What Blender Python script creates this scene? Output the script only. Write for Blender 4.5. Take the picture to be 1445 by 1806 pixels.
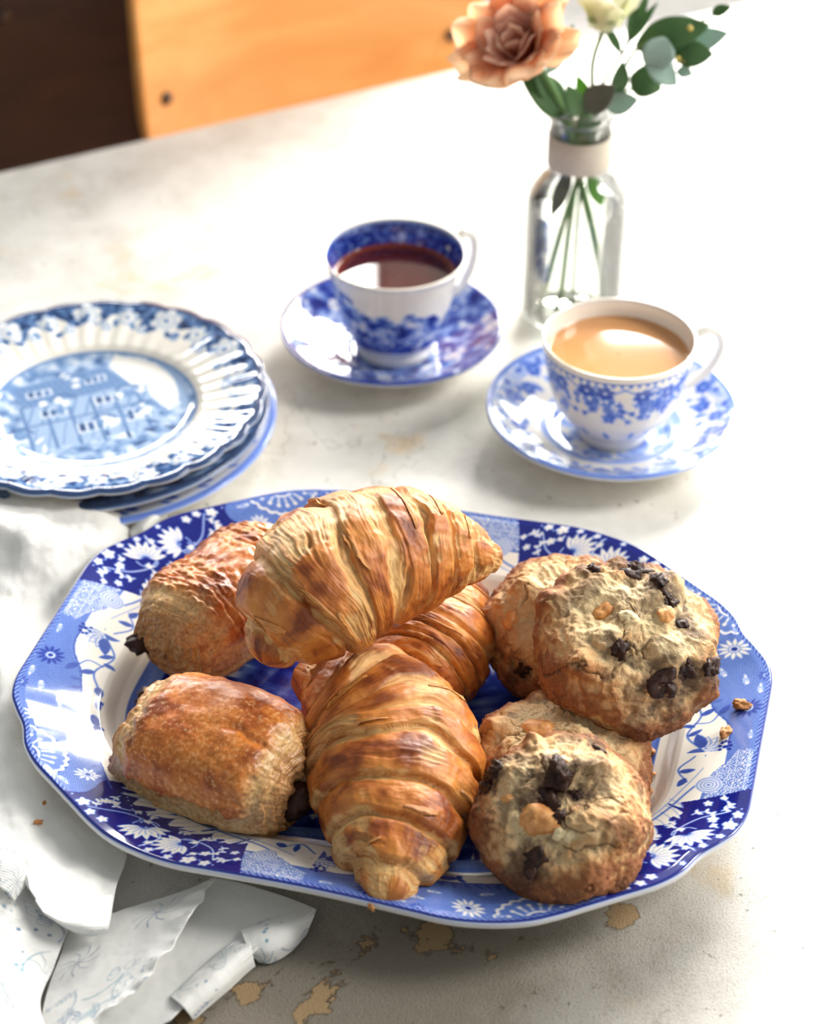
import bpy, bmesh, math
import numpy as np
from mathutils import Vector, Matrix, Euler

for o in list(bpy.data.objects):
    bpy.data.objects.remove(o)
SC = bpy.context.scene
COL = SC.collection
PI = math.pi
TZ = 0.75                      # height of the table top above the floor

# ------------------------------------------------------------------ camera
CAM_H, PITCH, FPX = 0.67, math.radians(37.0), 3500.0
cd = bpy.data.cameras.new('camera')
cam = bpy.data.objects.new('camera', cd)
COL.objects.link(cam)
cam.location = (0, 0, TZ + CAM_H)
cam.rotation_euler = (PI / 2 - PITCH, 0, 0)
cd.sensor_fit = 'VERTICAL'
cd.sensor_height = 36.0
cd.sensor_width = 36.0 * 1445 / 1806
cd.lens = 36.0 * FPX / 1806
cd.clip_start = 0.05
cd.dof.use_dof = True
cd.dof.focus_distance = 0.915
cd.dof.aperture_fstop = 6.3
SC.camera = cam

# ------------------------------------------------------------------ world, window light, exposure
wd = bpy.data.worlds.new('world')
SC.world = wd
wd.use_nodes = True
bg = wd.node_tree.nodes['Background']
bg.inputs[0].default_value = (0.94, 0.97, 1.0, 1)
bg.inputs[1].default_value = 0.34


def window_light(name, loc, size, normal, power, colour):
    l = bpy.data.lights.new(name, 'AREA')
    l.shape = 'RECTANGLE'
    l.size, l.size_y = size
    l.energy = power
    l.color = colour
    o = bpy.data.objects.new(name, l)
    COL.objects.link(o)
    o.location = loc
    o.rotation_euler = Vector(normal).to_track_quat('-Z', 'Y').to_euler()
    return o


window_light('window_daylight', (1.17, 3.30, 2.09), (1.02, 1.70), (0, -1, -0.10), 225, (1.0, 0.965, 0.91))
window_light('window_daylight_low', (0.49, 3.30, 1.735), (0.22, 0.99), (0, -1, -0.10), 36, (1.0, 0.965, 0.91))
window_light('window_daylight_narrow', (-0.19, 3.30, 1.735), (0.24, 0.99), (0, -1, -0.10), 26, (1.0, 0.97, 0.94))
window_light('added_fill_left', (-1.00, 3.30, 1.57), (1.06, 0.70), (0, -1, -0.10), 62, (1.0, 0.97, 0.93))  # added fill, no known window here; brightens the far left of the table
window_light('window_daylight_side', (2.50, 1.10, 2.70), (1.00, 1.10), (-1, 0, -0.55), 92, (1.0, 0.96, 0.90))

vs = SC.view_settings
vs.view_transform = 'Standard'
vs.look = 'None'
vs.exposure = 0.0
vs.gamma = 1.0
vs.use_curve_mapping = False

# ------------------------------------------------------------------ helpers
FW = np.array([0, math.cos(PITCH), -math.sin(PITCH)])
UP = np.array([0, math.sin(PITCH), math.cos(PITCH)])


def at(x, y, z=0.0):
    """place on (or z metres above) the table top seen at photo pixel x, y; z counted from the table top"""
    r = FW * FPX + np.array([1.0, 0, 0]) * (x - 722.5) + UP * (903 - y)
    t = (z - CAM_H) / r[2]
    return np.array([r[0] * t, r[1] * t, z])


def at_depth(x, y, Y):
    """point at world distance Y seen at photo pixel x, y (z counted from the table top)"""
    r = FW * FPX + np.array([1.0, 0, 0]) * (x - 722.5) + UP * (903 - y)
    t = Y / r[1]
    return np.array([r[0] * t, Y, CAM_H + r[2] * t])


def lin(r, g, b):
    f = lambda c: (c / 255 / 12.92) if c / 255 <= 0.04045 else ((c / 255 + 0.055) / 1.055) ** 2.4
    return np.array([f(r), f(g), f(b)])


def sm(a, b, x):
    t = np.clip((x - a) / (b - a), 0, 1)
    return t * t * (3 - 2 * t)


def mixc(a, b, m):
    return a + (b - a) * np.asarray(m)[..., None]


_rs = np.random.RandomState(7)
_perm = np.tile(_rs.permutation(256), 3)
_gr = _rs.normal(size=(256, 3))
_gr /= np.linalg.norm(_gr, axis=1)[:, None]


def noise(p):
    """gradient noise, p (...,3), about -0.8..0.8"""
    p = np.asarray(p, float)
    i = np.floor(p).astype(np.int64)
    f = p - i
    u = f * f * f * (f * (f * 6 - 15) + 10)
    i &= 255
    out = 0.0
    for dx in (0, 1):
        wx = u[..., 0] if dx else 1 - u[..., 0]
        for dy in (0, 1):
            wy = u[..., 1] if dy else 1 - u[..., 1]
            for dz in (0, 1):
                wz = u[..., 2] if dz else 1 - u[..., 2]
                h = _perm[_perm[_perm[i[..., 0] + dx] + i[..., 1] + dy] + i[..., 2] + dz]
                g = _gr[h]
                d = g[..., 0] * (f[..., 0] - dx) + g[..., 1] * (f[..., 1] - dy) + g[..., 2] * (f[..., 2] - dz)
                out = out + d * wx * wy * wz
    return out * 1.5


def fbm(p, oc=4, gain=0.5):
    p = np.asarray(p, float)
    a, s, out = 1.0, 1.0, 0.0
    for k in range(oc):
        out = out + a * noise(p * s + 17.3 * k)
        a *= gain
        s *= 2.03
    return out


def st(*a):
    return np.stack(np.broadcast_arrays(*a), -1)


def link(name, me, material=None, parent=None, loc=None, rot=None, smooth=True):
    o = bpy.data.objects.new(name, me)
    COL.objects.link(o)
    if material is not None and not me.materials:
        me.materials.append(material)
    if parent is not None:
        o.parent = parent
    if loc is not None:
        o.location = tuple(float(v) for v in loc)
    if rot is not None:
        o.rotation_euler = rot
    if smooth:
        me.polygons.foreach_set('use_smooth', np.ones(len(me.polygons), bool))
    return o


def thing(name, label, cat, loc=(0, 0, 0), rot=(0, 0, 0), group=None):
    o = bpy.data.objects.new(name, None)
    COL.objects.link(o)
    o.empty_display_size = 0.02
    o.location = tuple(float(v) for v in loc)
    o.rotation_euler = rot
    return tag(o, label, cat, group)


def tag(o, label=None, cat=None, group=None, kind=None):
    for k, v in (('label', label), ('category', cat), ('group', group), ('kind', kind)):
        if v:
            o[k] = v
    return o


def raw_mesh(name, V, quads=None, tris=None):
    me = bpy.data.meshes.new(name)
    V = np.asarray(V, np.float32).reshape(-1, 3)
    q = np.asarray(quads if quads is not None else np.zeros((0, 4)), np.int32).reshape(-1, 4)
    t = np.asarray(tris if tris is not None else np.zeros((0, 3)), np.int32).reshape(-1, 3)
    me.vertices.add(len(V))
    me.vertices.foreach_set('co', V.ravel())
    me.loops.add(q.size + t.size)
    me.loops.foreach_set('vertex_index', np.r_[q.ravel(), t.ravel()].astype(np.int32))
    me.polygons.add(len(q) + len(t))
    me.polygons.foreach_set('loop_start', np.r_[np.arange(len(q)) * 4, q.size + np.arange(len(t)) * 3].astype(np.int32))
    me.polygons.foreach_set('loop_total', np.r_[np.full(len(q), 4), np.full(len(t), 3)].astype(np.int32))
    me.update(calc_edges=True)
    me.validate()
    return me


def grid_faces(nu, nv, wu=False, wv=False, off=0, flip=False):
    i = np.arange(nu if wu else nu - 1)
    j = np.arange(nv if wv else nv - 1)
    I, J = np.meshgrid(i, j, indexing='ij')
    I2, J2 = (I + 1) % nu, (J + 1) % nv
    q = np.stack([I * nv + J, I2 * nv + J, I2 * nv + J2, I * nv + J2], -1).reshape(-1, 4) + off
    return q[:, ::-1] if flip else q


def add_col(me, name, c):
    c = np.asarray(c, np.float32).reshape(-1, 3)
    a = me.attributes.new(name, 'FLOAT_COLOR', 'POINT')
    a.data.foreach_set('color', np.c_[c, np.ones(len(c), np.float32)].astype(np.float32).ravel())


def add_f(me, name, v):
    a = me.attributes.new(name, 'FLOAT', 'POINT')
    a.data.foreach_set('value', np.asarray(v, np.float32).ravel())


def add_v(me, name, v):
    a = me.attributes.new(name, 'FLOAT_VECTOR', 'POINT')
    a.data.foreach_set('vector', np.asarray(v, np.float32).ravel())


def grid_mesh(name, P, wu=False, wv=False, flip=False):
    nu, nv = P.shape[:2]
    return raw_mesh(name, P.reshape(-1, 3), grid_faces(nu, nv, wu, wv, 0, flip))


def sweep(pts, rad, seg=10, caps=True):
    """tube along pts (n,3) with radius per point; returns V, quads (closed by shrinking ends)"""
    pts = np.asarray(pts, float)
    n = len(pts)
    rad = np.broadcast_to(np.asarray(rad, float), (n,)).copy()
    T = np.gradient(pts, axis=0)
    T /= np.linalg.norm(T, axis=1)[:, None] + 1e-12
    ref = np.array([0.0, 0, 1]) if abs(T[0, 2]) < 0.9 else np.array([1.0, 0, 0])
    A = np.cross(T[0], ref)
    A /= np.linalg.norm(A)
    frames = []
    for k in range(n):
        A = A - T[k] * (A @ T[k])
        A /= np.linalg.norm(A) + 1e-12
        frames.append((A, np.cross(T[k], A)))
    if caps:
        pts = np.r_[pts[:1], pts, pts[-1:]]
        rad = np.r_[1e-5, rad, 1e-5]
        frames = [frames[0]] + frames + [frames[-1]]
    th = np.linspace(0, 2 * PI, seg, endpoint=False)
    V = np.array([p + r * (np.cos(th)[:, None] * a + np.sin(th)[:, None] * b) for p, r, (a, b) in zip(pts, rad, frames)])
    return V.reshape(-1, 3), grid_faces(len(pts), seg, False, True, 0, True)


def spline(ctrl, n):
    """Catmull-Rom through ctrl (m,k)"""
    c = np.asarray(ctrl, float)
    m = len(c)
    p = np.r_[[2 * c[0] - c[1]], c, [2 * c[-1] - c[-2]]]
    t = np.linspace(0, m - 1, n)
    i = np.minimum(t.astype(int), m - 2)
    f = (t - i)[:, None]
    a, b, d, e = p[i], p[i + 1], p[i + 2], p[i + 3]
    return 0.5 * (2 * b + (d - a) * f + (2 * a - 5 * b + 4 * d - e) * f ** 2 + (3 * b - a - 3 * d + e) * f ** 3)


def tube(name, ctrl, rad, n, material, parent=None, seg=10, loc=None):
    pts = spline(ctrl, n)
    rad = np.interp(np.linspace(0, 1, n), np.linspace(0, 1, len(np.atleast_1d(rad))), np.atleast_1d(rad))
    V, q = sweep(pts, rad, seg)
    return link(name, raw_mesh(name, V, q), material, parent, loc)


def lathe(name, prof, seg=64, close=False):
    """prof list of (r,z)"""
    prof = np.asarray(prof, float)
    th = np.linspace(0, 2 * PI, seg, endpoint=False)
    P = st(prof[:, 0][:, None] * np.cos(th), prof[:, 0][:, None] * np.sin(th), prof[:, 1][:, None] + 0 * th)
    return grid_mesh(name, P, False, True, flip=True)


def box_mesh(name, dims, bevel=0.0, seg=2):
    bm = bmesh.new()
    bmesh.ops.create_cube(bm, size=1)
    bmesh.ops.scale(bm, vec=dims, verts=bm.verts)
    if bevel:
        bmesh.ops.bevel(bm, geom=bm.edges[:], offset=bevel, segments=seg, affect='EDGES', profile=0.5)
    me = bpy.data.meshes.new(name)
    bm.to_mesh(me)
    bm.free()
    return me


# ------------------------------------------------------------------ materials
class NT:
    def __init__(s, name):
        s.m = bpy.data.materials.new(name)
        s.m.use_nodes = True
        s.t = s.m.node_tree
        s.b = s.t.nodes['Principled BSDF']
        s.out = s.t.nodes['Material Output']

    def n(s, typ, **kw):
        nd = s.t.nodes.new(typ)
        for k, v in kw.items():
            setattr(nd, k, v)
        return nd

    def l(s, a, b):
        s.t.links.new(a, b)

    def set(s, **kw):
        for k, v in kw.items():
            inp = s.b.inputs[k.replace('_', ' ')]
            if isinstance(v, (tuple, list, np.ndarray)) and len(v) == 3:
                v = tuple(float(x) for x in v) + ((1.0,) if inp.type == 'RGBA' else ())
            inp.default_value = v
        return s

    def attr(s, name, out='Color'):
        return s.n('ShaderNodeAttribute', attribute_name=name).outputs[out]

    def coord(s, out='Object'):
        return s.n('ShaderNodeTexCoord').outputs[out]

    def noise(s, vec, scale, detail=4, rough=0.55, dist=0.0):
        nd = s.n('ShaderNodeTexNoise')
        nd.inputs['Scale'].default_value = scale
        nd.inputs['Detail'].default_value = detail
        nd.inputs['Roughness'].default_value = rough
        nd.inputs['Distortion'].default_value = dist
        if vec is not None:
            s.l(vec, nd.inputs['Vector'])
        return nd.outputs['Fac']

    def mapping(s, vec, scale=(1, 1, 1), rot=(0, 0, 0), loc=(0, 0, 0)):
        nd = s.n('ShaderNodeMapping')
        s.l(vec, nd.inputs['Vector'])
        nd.inputs['Scale'].default_value = scale
        nd.inputs['Rotation'].default_value = rot
        nd.inputs['Location'].default_value = loc
        return nd.outputs['Vector']

    def math(s, op, a, b=None, clamp=False):
        nd = s.n('ShaderNodeMath', operation=op, use_clamp=clamp)
        for i, v in enumerate((a, b)):
            if v is None:
                continue
            if isinstance(v, (int, float)):
                nd.inputs[i].default_value = v
            else:
                s.l(v, nd.inputs[i])
        return nd.outputs[0]

    def ramp(s, fac, stops, interp='LINEAR'):
        nd = s.n('ShaderNodeValToRGB')
        cr = nd.color_ramp
        cr.interpolation = interp
        while len(cr.elements) < len(stops):
            cr.elements.new(0.5)
        for e, (p, c) in zip(cr.elements, stops):
            e.position = p
            e.color = (c, c, c, 1) if isinstance(c, (int, float)) else tuple(float(x) for x in c) + (1,)
        s.l(fac, nd.inputs['Fac'])
        return nd.outputs['Color']

    def mix(s, a, b, fac, blend='MIX'):
        nd = s.n('ShaderNodeMix', data_type='RGBA', blend_type=blend)
        for sock, v in ((nd.inputs[0], fac), (nd.inputs[6], a), (nd.inputs[7], b)):
            if isinstance(v, (int, float)):
                sock.default_value = v
            elif isinstance(v, (tuple, list, np.ndarray)):
                sock.default_value = tuple(float(x) for x in v) + (1,)
            else:
                s.l(v, sock)
        return nd.outputs[2]

    def bump(s, h, strength=0.3, dist=0.001, normal=None):
        nd = s.n('ShaderNodeBump')
        nd.inputs['Strength'].default_value = strength
        nd.inputs['Distance'].default_value = dist
        s.l(h, nd.inputs['Height'])
        if normal is not None:
            s.l(normal, nd.inputs['Normal'])
        return nd.outputs['Normal']

    def base(s, sock):
        s.l(sock, s.b.inputs['Base Color'])
        return s

    def normal(s, sock):
        s.l(sock, s.b.inputs['Normal'])
        return s


def plain(name, rgb, rough=0.5, **kw):
    t = NT(name)
    t.set(Base_Color=lin(*rgb), Roughness=rough, **kw)
    c = t.coord()
    v = t.noise(c, 60, 3)
    t.base(t.mix(lin(*rgb), lin(*rgb) * 0.82, t.ramp(v, [(0.35, 0.0), (0.7, 1.0)])))
    return t.m


# ------------------------------------------------------------------ the room
def m_table():
    t = NT('chipped_plaster_paint')
    c = t.coord('Object')
    big = t.noise(c, 5.0, 5, 0.6)
    mid = t.noise(c, 26, 6, 0.62)
    fine = t.noise(c, 900, 4, 0.7)
    grit = t.noise(c, 2600, 2, 0.6)
    paint = t.mix(lin(234, 233, 228), lin(214, 212, 205), t.ramp(mid, [(0.42, 0.0), (0.68, 1.0)]))
    paint = t.mix(paint, lin(196, 192, 183), t.ramp(big, [(0.54, 0.0), (0.74, 0.45)]))
    # warm stains soaked into the paint
    stain = t.noise(t.mapping(c, (1, 1, 1), loc=(3.1, 1.7, 0.4)), 13, 6, 0.66, 0.4)
    paint = t.mix(paint, lin(222, 196, 154), t.ramp(stain, [(0.62, 0.0), (0.72, 0.7)]))
    # rough grey paint rubbed thin, darkened further as painted shadow of platter and pastries
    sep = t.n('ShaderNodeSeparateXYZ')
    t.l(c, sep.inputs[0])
    wx = t.math('SUBTRACT', sep.outputs[0], WORN_SHADE[0])
    wy = t.math('SUBTRACT', sep.outputs[1], WORN_SHADE[1])
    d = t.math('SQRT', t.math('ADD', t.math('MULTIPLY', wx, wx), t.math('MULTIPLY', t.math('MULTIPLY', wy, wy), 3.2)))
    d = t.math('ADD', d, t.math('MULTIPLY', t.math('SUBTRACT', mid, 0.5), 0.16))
    worn_shade = t.ramp(d, [(0.08, 1.0), (0.25, 0.0)])
    paint = t.mix(paint, lin(132, 123, 107), t.math('MULTIPLY', worn_shade, 0.95))
    paint = t.mix(paint, lin(120, 112, 100), t.math('MULTIPLY', t.ramp(fine, [(0.52, 0.0), (0.64, 0.9)]), t.math('ADD', t.math('MULTIPLY', worn_shade, 0.75), 0.05)))
    # flaked patches down to the tan undercoat
    fl = t.noise(t.mapping(c, (1.0, 1.6, 1.0), rot=(0, 0, 0.3)), 21, 9, 0.62, 0.25)
    fl = t.math('ADD', fl, t.math('MULTIPLY', worn_shade, 0.16))
    for (px, py, r, a) in SPOTS:
        sx = t.math('SUBTRACT', sep.outputs[0], px)
        sy = t.math('SUBTRACT', sep.outputs[1], py)
        q = t.math('SQRT', t.math('ADD', t.math('MULTIPLY', sx, sx), t.math('MULTIPLY', sy, sy)))
        fl = t.math('ADD', fl, t.math('MULTIPLY', t.math('SUBTRACT', 1.0, t.math('DIVIDE', q, r), True), a))
    flake = t.ramp(fl, [(0.755, 0.0), (0.762, 1.0)])
    rim = t.ramp(fl, [(0.735, 0.0), (0.754, 1.0), (0.759, 1.0), (0.77, 0.0)])
    col = t.mix(paint, lin(170, 142, 102), flake)
    col = t.mix(col, lin(84, 66, 44), t.math('MULTIPLY', rim, t.math('ADD', t.math('MULTIPLY', worn_shade, 0.65), 0.15)))
    # pits and hairline cracks
    vo = t.n('ShaderNodeTexVoronoi', feature='DISTANCE_TO_EDGE')
    vo.inputs['Scale'].default_value = 9
    warp = t.n('ShaderNodeVectorMath', operation='ADD')
    nz = t.n('ShaderNodeTexNoise')
    nz.inputs['Scale'].default_value = 30
    nz.inputs['Detail'].default_value = 6
    t.l(c, nz.inputs['Vector'])
    sc = t.n('ShaderNodeVectorMath', operation='SCALE')
    sc.inputs['Scale'].default_value = 0.12
    t.l(nz.outputs['Color'], sc.inputs[0])
    t.l(c, warp.inputs[0])
    t.l(sc.outputs[0], warp.inputs[1])
    t.l(warp.outputs[0], vo.inputs['Vector'])
    crack = t.math('MULTIPLY', t.ramp(vo.outputs['Distance'], [(0.0, 1.0), (0.012, 0.0)]), t.ramp(big, [(0.5, 0.0), (0.6, 0.7)]))
    col = t.mix(col, lin(120, 106, 86), t.math('MULTIPLY', crack, 0.55))
    pit = t.ramp(t.noise(c, 190, 2, 0.5), [(0.715, 0.0), (0.73, 1.0)])
    col = t.mix(col, lin(92, 82, 68), t.math('MULTIPLY', pit, 0.55))
    t.base(col)
    h = t.math('SUBTRACT', t.math('MULTIPLY', mid, 0.5), t.math('MULTIPLY', flake, 0.7))
    h = t.math('SUBTRACT', h, t.math('MULTIPLY', crack, 0.5))
    h = t.math('SUBTRACT', h, t.math('MULTIPLY', pit, 0.8))
    h = t.math('ADD', h, t.math('MULTIPLY', t.math('MULTIPLY', fine, t.math('ADD', t.math('MULTIPLY', worn_shade, 1.4), 0.14)), 1.3))
    h = t.math('ADD', h, t.math('MULTIPLY', grit, 0.1))
    t.normal(t.bump(h, 0.75, 0.0009))
    t.set(Roughness=0.5)
    return t.m


def m_wood(name, a, b, dark, rough=0.4, scale=1.0):
    t = NT(name)
    c = t.coord('Object')
    g = t.noise(t.mapping(c, (3 * scale, 40 * scale, 40 * scale)), 1.0, 6, 0.6, 0.6)
    w = t.noise(t.mapping(c, (5, 5, 5)), 1.0, 4, 0.6)
    col = t.mix(lin(*a), lin(*b), t.ramp(g, [(0.3, 0.0), (0.7, 1.0)]))
    col = t.mix(col, lin(*dark), t.ramp(w, [(0.5, 0.0), (0.78, 0.55)]))
    t.base(col)
    t.normal(t.bump(g, 0.15, 0.001))
    t.set(Roughness=rough)
    return t.m


def m_plank():
    t = NT('pale_floor_boards')
    c = t.coord('Object')
    g = t.noise(t.mapping(c, (1.2, 22, 22)), 1.0, 5, 0.6)
    t.base(t.mix(lin(214, 212, 208), lin(190, 188, 190), g))
    t.set(Roughness=0.45)
    return t.m


ANG = math.radians(27.9)
TU = np.array([math.cos(ANG), math.sin(ANG), 0])     # along the far table edge
TV = np.array([-math.sin(ANG), math.cos(ANG), 0])
T_U0, T_U1, T_V0, T_V1 = -0.45, 1.62, 0.24, 1.289
T_C = TU * (T_U0 + T_U1) / 2 + TV * (T_V0 + T_V1) / 2


def table_local(x, y):
    p = at(x, y)
    d = np.array([p[0], p[1], 0]) - T_C
    return float(d @ TU), float(d @ TV)


WORN_SHADE = table_local(610, 1800)
SPOTS = [table_local(775, 1645) + (0.020, 0.30), table_local(1100, 1612) + (0.013, 0.26), table_local(650, 1675) + (0.012, 0.14),
         table_local(335, 1800) + (0.018, 0.24), table_local(1090, 890) + (0.014, 0.16), table_local(205, 1520) + (0.012, 0.18),
         table_local(430, 1745) + (0.010, 0.14), table_local(860, 1680) + (0.010, 0.14), table_local(930, 1665) + (0.008, 0.14), table_local(470, 1660) + (0.012, 0.14)]

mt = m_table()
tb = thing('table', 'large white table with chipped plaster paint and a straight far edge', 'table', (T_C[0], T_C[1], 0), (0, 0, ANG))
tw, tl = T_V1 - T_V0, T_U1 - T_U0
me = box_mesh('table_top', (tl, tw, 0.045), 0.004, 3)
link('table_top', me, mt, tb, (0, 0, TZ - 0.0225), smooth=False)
mleg = m_wood('white_stained_wood', (225, 220, 210), (205, 198, 186), (180, 170, 155))
for sx in (-1, 1):
    for sy in (-1, 1):
        link('leg', box_mesh('leg', (0.07, 0.07, TZ - 0.045), 0.006), mleg, tb, (sx * (tl / 2 - 0.09), sy * (tw / 2 - 0.09), (TZ - 0.045) / 2), smooth=False)
    link('apron', box_mesh('apron', (0.022, tw - 0.25, 0.09), 0.003), mleg, tb, (sx * (tl / 2 - 0.09), 0, TZ - 0.045 - 0.045), smooth=False)
for sy in (-1, 1):
    link('apron', box_mesh('apron', (tl - 0.25, 0.022, 0.09), 0.003), mleg, tb, (0, sy * (tw / 2 - 0.09), TZ - 0.045 - 0.045), smooth=False)

fl = link('floor', box_mesh('floor', (7.0, 7.0, 0.05)), m_plank(), None, (0.0, 0.6, -0.025), smooth=False)
tag(fl, 'pale floor beyond the table', 'floor', None, 'structure')
mw = plain('white_wall_paint', (232, 232, 230), 0.7)


def wall_with_openings(name, length, height, thick, openings, loc, rotz):
    """wall along local x, openings (x0,x1,z0,z1)"""
    bm = bmesh.new()

    def blk(x0, x1, z0, z1):
        r = bmesh.ops.create_cube(bm, size=1)
        bmesh.ops.scale(bm, vec=(x1 - x0, thick, z1 - z0), verts=r['verts'])
        bmesh.ops.translate(bm, vec=((x0 + x1) / 2, 0, (z0 + z1) / 2), verts=r['verts'])
    x = -length / 2
    for x0, x1, z0, z1 in sorted(openings):
        blk(x, x0, 0, height)
        blk(x0, x1, 0, z0)
        blk(x0, x1, z1, height)
        x = x1
    blk(x, length / 2, 0, height)
    m = bpy.data.meshes.new(name)
    bm.to_mesh(m)
    bm.free()
    o = link(name, m, mw, None, loc, (0, 0, rotz), smooth=False)
    return tag(o, 'plain white painted wall', 'wall', None, 'structure')


wall_with_openings('wall_back', 7.0, 3.9, 0.12, [(-1.55, -0.45, 1.20, 1.94), (-0.33, -0.05, 1.22, 2.25), (0.36, 0.62, 1.22, 2.25), (0.64, 1.70, 1.22, 2.96)], (0, 3.42, 0), 0)  # leftmost opening added for the left fill light
wall_with_openings('wall_right', 5.6, 3.9, 0.12, [(-0.16, 0.88, 2.12, 3.28)], (2.62, 0.74, 0), PI / 2)


def window_frame(name, w, h, loc, rotz, cols):
    bm = bmesh.new()

    def blk(x0, x1, z0, z1):
        r = bmesh.ops.create_cube(bm, size=1)
        bmesh.ops.scale(bm, vec=(x1 - x0, 0.05, z1 - z0), verts=r['verts'])
        bmesh.ops.translate(bm, vec=((x0 + x1) / 2, 0, (z0 + z1) / 2), verts=r['verts'])
    b = 0.05
    blk(-w / 2, w / 2, 0, b)
    blk(-w / 2, w / 2, h - b, h)
    for k in range(cols + 1):
        x = -w / 2 + b / 2 + (w - b) * k / cols
        blk(x - b / 2, x + b / 2, b, h - b)
    m = bpy.data.meshes.new(name)
    bm.to_mesh(m)
    bm.free()
    o = link(name, m, mw, None, loc, (0, 0, rotz), smooth=False)
    return tag(o, 'white window frame', 'window', None, 'structure')


window_frame('window_1', 1.06, 1.74, (1.17, 3.42, 1.22), 0, 2)
window_frame('window_2', 0.28, 1.03, (-0.19, 3.42, 1.22), 0, 1)
window_frame('window_3', 1.04, 1.16, (2.62, 1.10, 2.12), PI / 2, 2)
window_frame('added_window_left', 1.10, 0.74, (-1.00, 3.42, 1.20), 0, 2)  # frame of the opening added for the left fill light
window_frame('window_4', 0.26, 1.03, (0.49, 3.42, 1.22), 0, 1)


# ------------------------------------------------------------------ chairs beyond the table
def chair(name, label, u_c, v_c, back_w, wood, edge, screw_m, half_gap, z_low, z_screw, leg_m, turn=0.0, seat_k=1.0):
    """panel-backed plywood chair facing the table; local x along the table edge, local -y toward the table"""
    base = TU * u_c + TV * v_c
    t = thing(name, label, 'chair', (base[0], base[1], 0), (0, 0, ANG + turn))
    # backrest: gently curved panel with rounded corners
    H = 0.40
    nx, nz = 49, 33
    gx, gz = np.meshgrid(np.linspace(-1, 1, nx), np.linspace(-1, 1, nz), indexing='ij')
    rc = 0.22                                     # squircle mapping rounds the corners
    X = gx * np.sqrt(np.clip(1 - rc * gz ** 8 / 1.0 * gx ** 8, 0, 1))
    Z = gz * np.sqrt(np.clip(1 - rc * gx ** 8, 0, 1))
    fr = st(X * back_w / 2, -0.03 * (1 - X ** 2) * 0 + 0.035 * X ** 2 * -1, Z * H / 2 + z_low + H / 2 + TZ)
    bk = fr + np.array([0, 0.013, 0])
    V = np.r_[fr.reshape(-1, 3), bk.reshape(-1, 3)]
    n = nx * nz
    q = [grid_faces(nx, nz), grid_faces(nx, nz, off=n, flip=True)]
    ring = np.r_[np.arange(nz), np.arange(1, nx) * nz + nz - 1, (nx - 1) * nz + np.arange(nz - 2, -1, -1), np.arange(nx - 2, 0, -1) * nz]
    r2 = np.roll(ring, -1)
    q.append(np.stack([ring, ring + n, r2 + n, r2], -1)[:, ::-1])
    back = link('backrest', raw_mesh('backrest', V, np.concatenate(q)), wood, t)
    for p in back.data.polygons:
        p.use_smooth = p.index < 2 * (nx - 1) * (nz - 1)
    for sx in (-1, 1):
        for dz in (0, 0.20):
            m = lathe('screw', [(1e-4, 0.0022), (0.004, 0.0018), (0.0058, 0.0), (0.0058, -0.004), (1e-4, -0.004)], 16)
            xs = sx * half_gap
            link('screw', m, screw_m, back, (xs, -0.035 * (xs / (back_w / 2)) ** 2 - 0.001, TZ + z_screw + dz), (PI / 2, 0, 0))
    # seat, uprights and legs below the table top
    link('seat', box_mesh('seat', (back_w * seat_k, 0.40, 0.014), 0.006, 3), wood, t, (0, -0.20, 0.44), smooth=False)
    for sx in (-1, 1):
        tube('upright', [(sx * half_gap, 0.03, 0.0), (sx * half_gap, 0.012, 0.44), (sx * half_gap, 0.026, TZ + z_low + 0.36)], [0.011], 12, leg_m, t)
        tube('leg', [(sx * half_gap, -0.36, 0.0), (sx * half_gap, -0.34, 0.434)], [0.011], 6, leg_m, t)
        tube('stretcher', [(sx * half_gap, -0.35, 0.2), (sx * half_gap, 0.02, 0.2)], [0.008], 5, leg_m, t)
    return t


m_orange = m_wood('honey_plywood', (236, 176, 104), (222, 150, 76), (206, 128, 58), 0.38)
m_dark = m_wood('stained_shaded_plywood', (74, 42, 24), (56, 31, 18), (44, 24, 14), 0.5)  # brown stain with the shade on this back put into the colour
m_screw = plain('dull_steel', (96, 84, 76), 0.35, Metallic=0.9)
m_tube = plain('painted_steel_tube', (70, 66, 64), 0.4, Metallic=0.6)
# screws of the honey panel are seen at (300,172) and (803,52)
V_CH = T_V1 + 0.10


def on_plane(x, y, v):
    r = FW * FPX + np.array([1.0, 0, 0]) * (x - 722.5) + UP * (903 - y)
    t = v / (r @ TV)
    p = r * t
    return float(p @ TU), float(p[2] + CAM_H)


ua, za = on_plane(300, 172, V_CH - 0.02)
ub, zb = on_plane(803, 52, V_CH - 0.02)
u0, _ = on_plane(240, 120, V_CH - 0.03)
u1, _ = on_plane(848, 20, V_CH - 0.03)
chair('plywood_chair', 'honey-coloured plywood chair back with steel screws behind the far table edge', (u0 + u1) / 2, V_CH, u1 - u0, m_orange, None, m_screw, (ub - ua) / 2, za - 0.085, (za + zb) / 2, m_tube)
ud, zd = on_plane(128, 48, V_CH + 0.02)
chair('dark_chair', 'dark brown wooden chair back at the far left beyond the table', u0 + 0.03 - 0.20, V_CH + 0.075, 0.40, m_dark, None, m_screw, 0.10, za - 0.16, zd, m_tube, seat_k=0.8)


# ------------------------------------------------------------------ transfer-print drawing on point clouds
PFLIP = True


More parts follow.
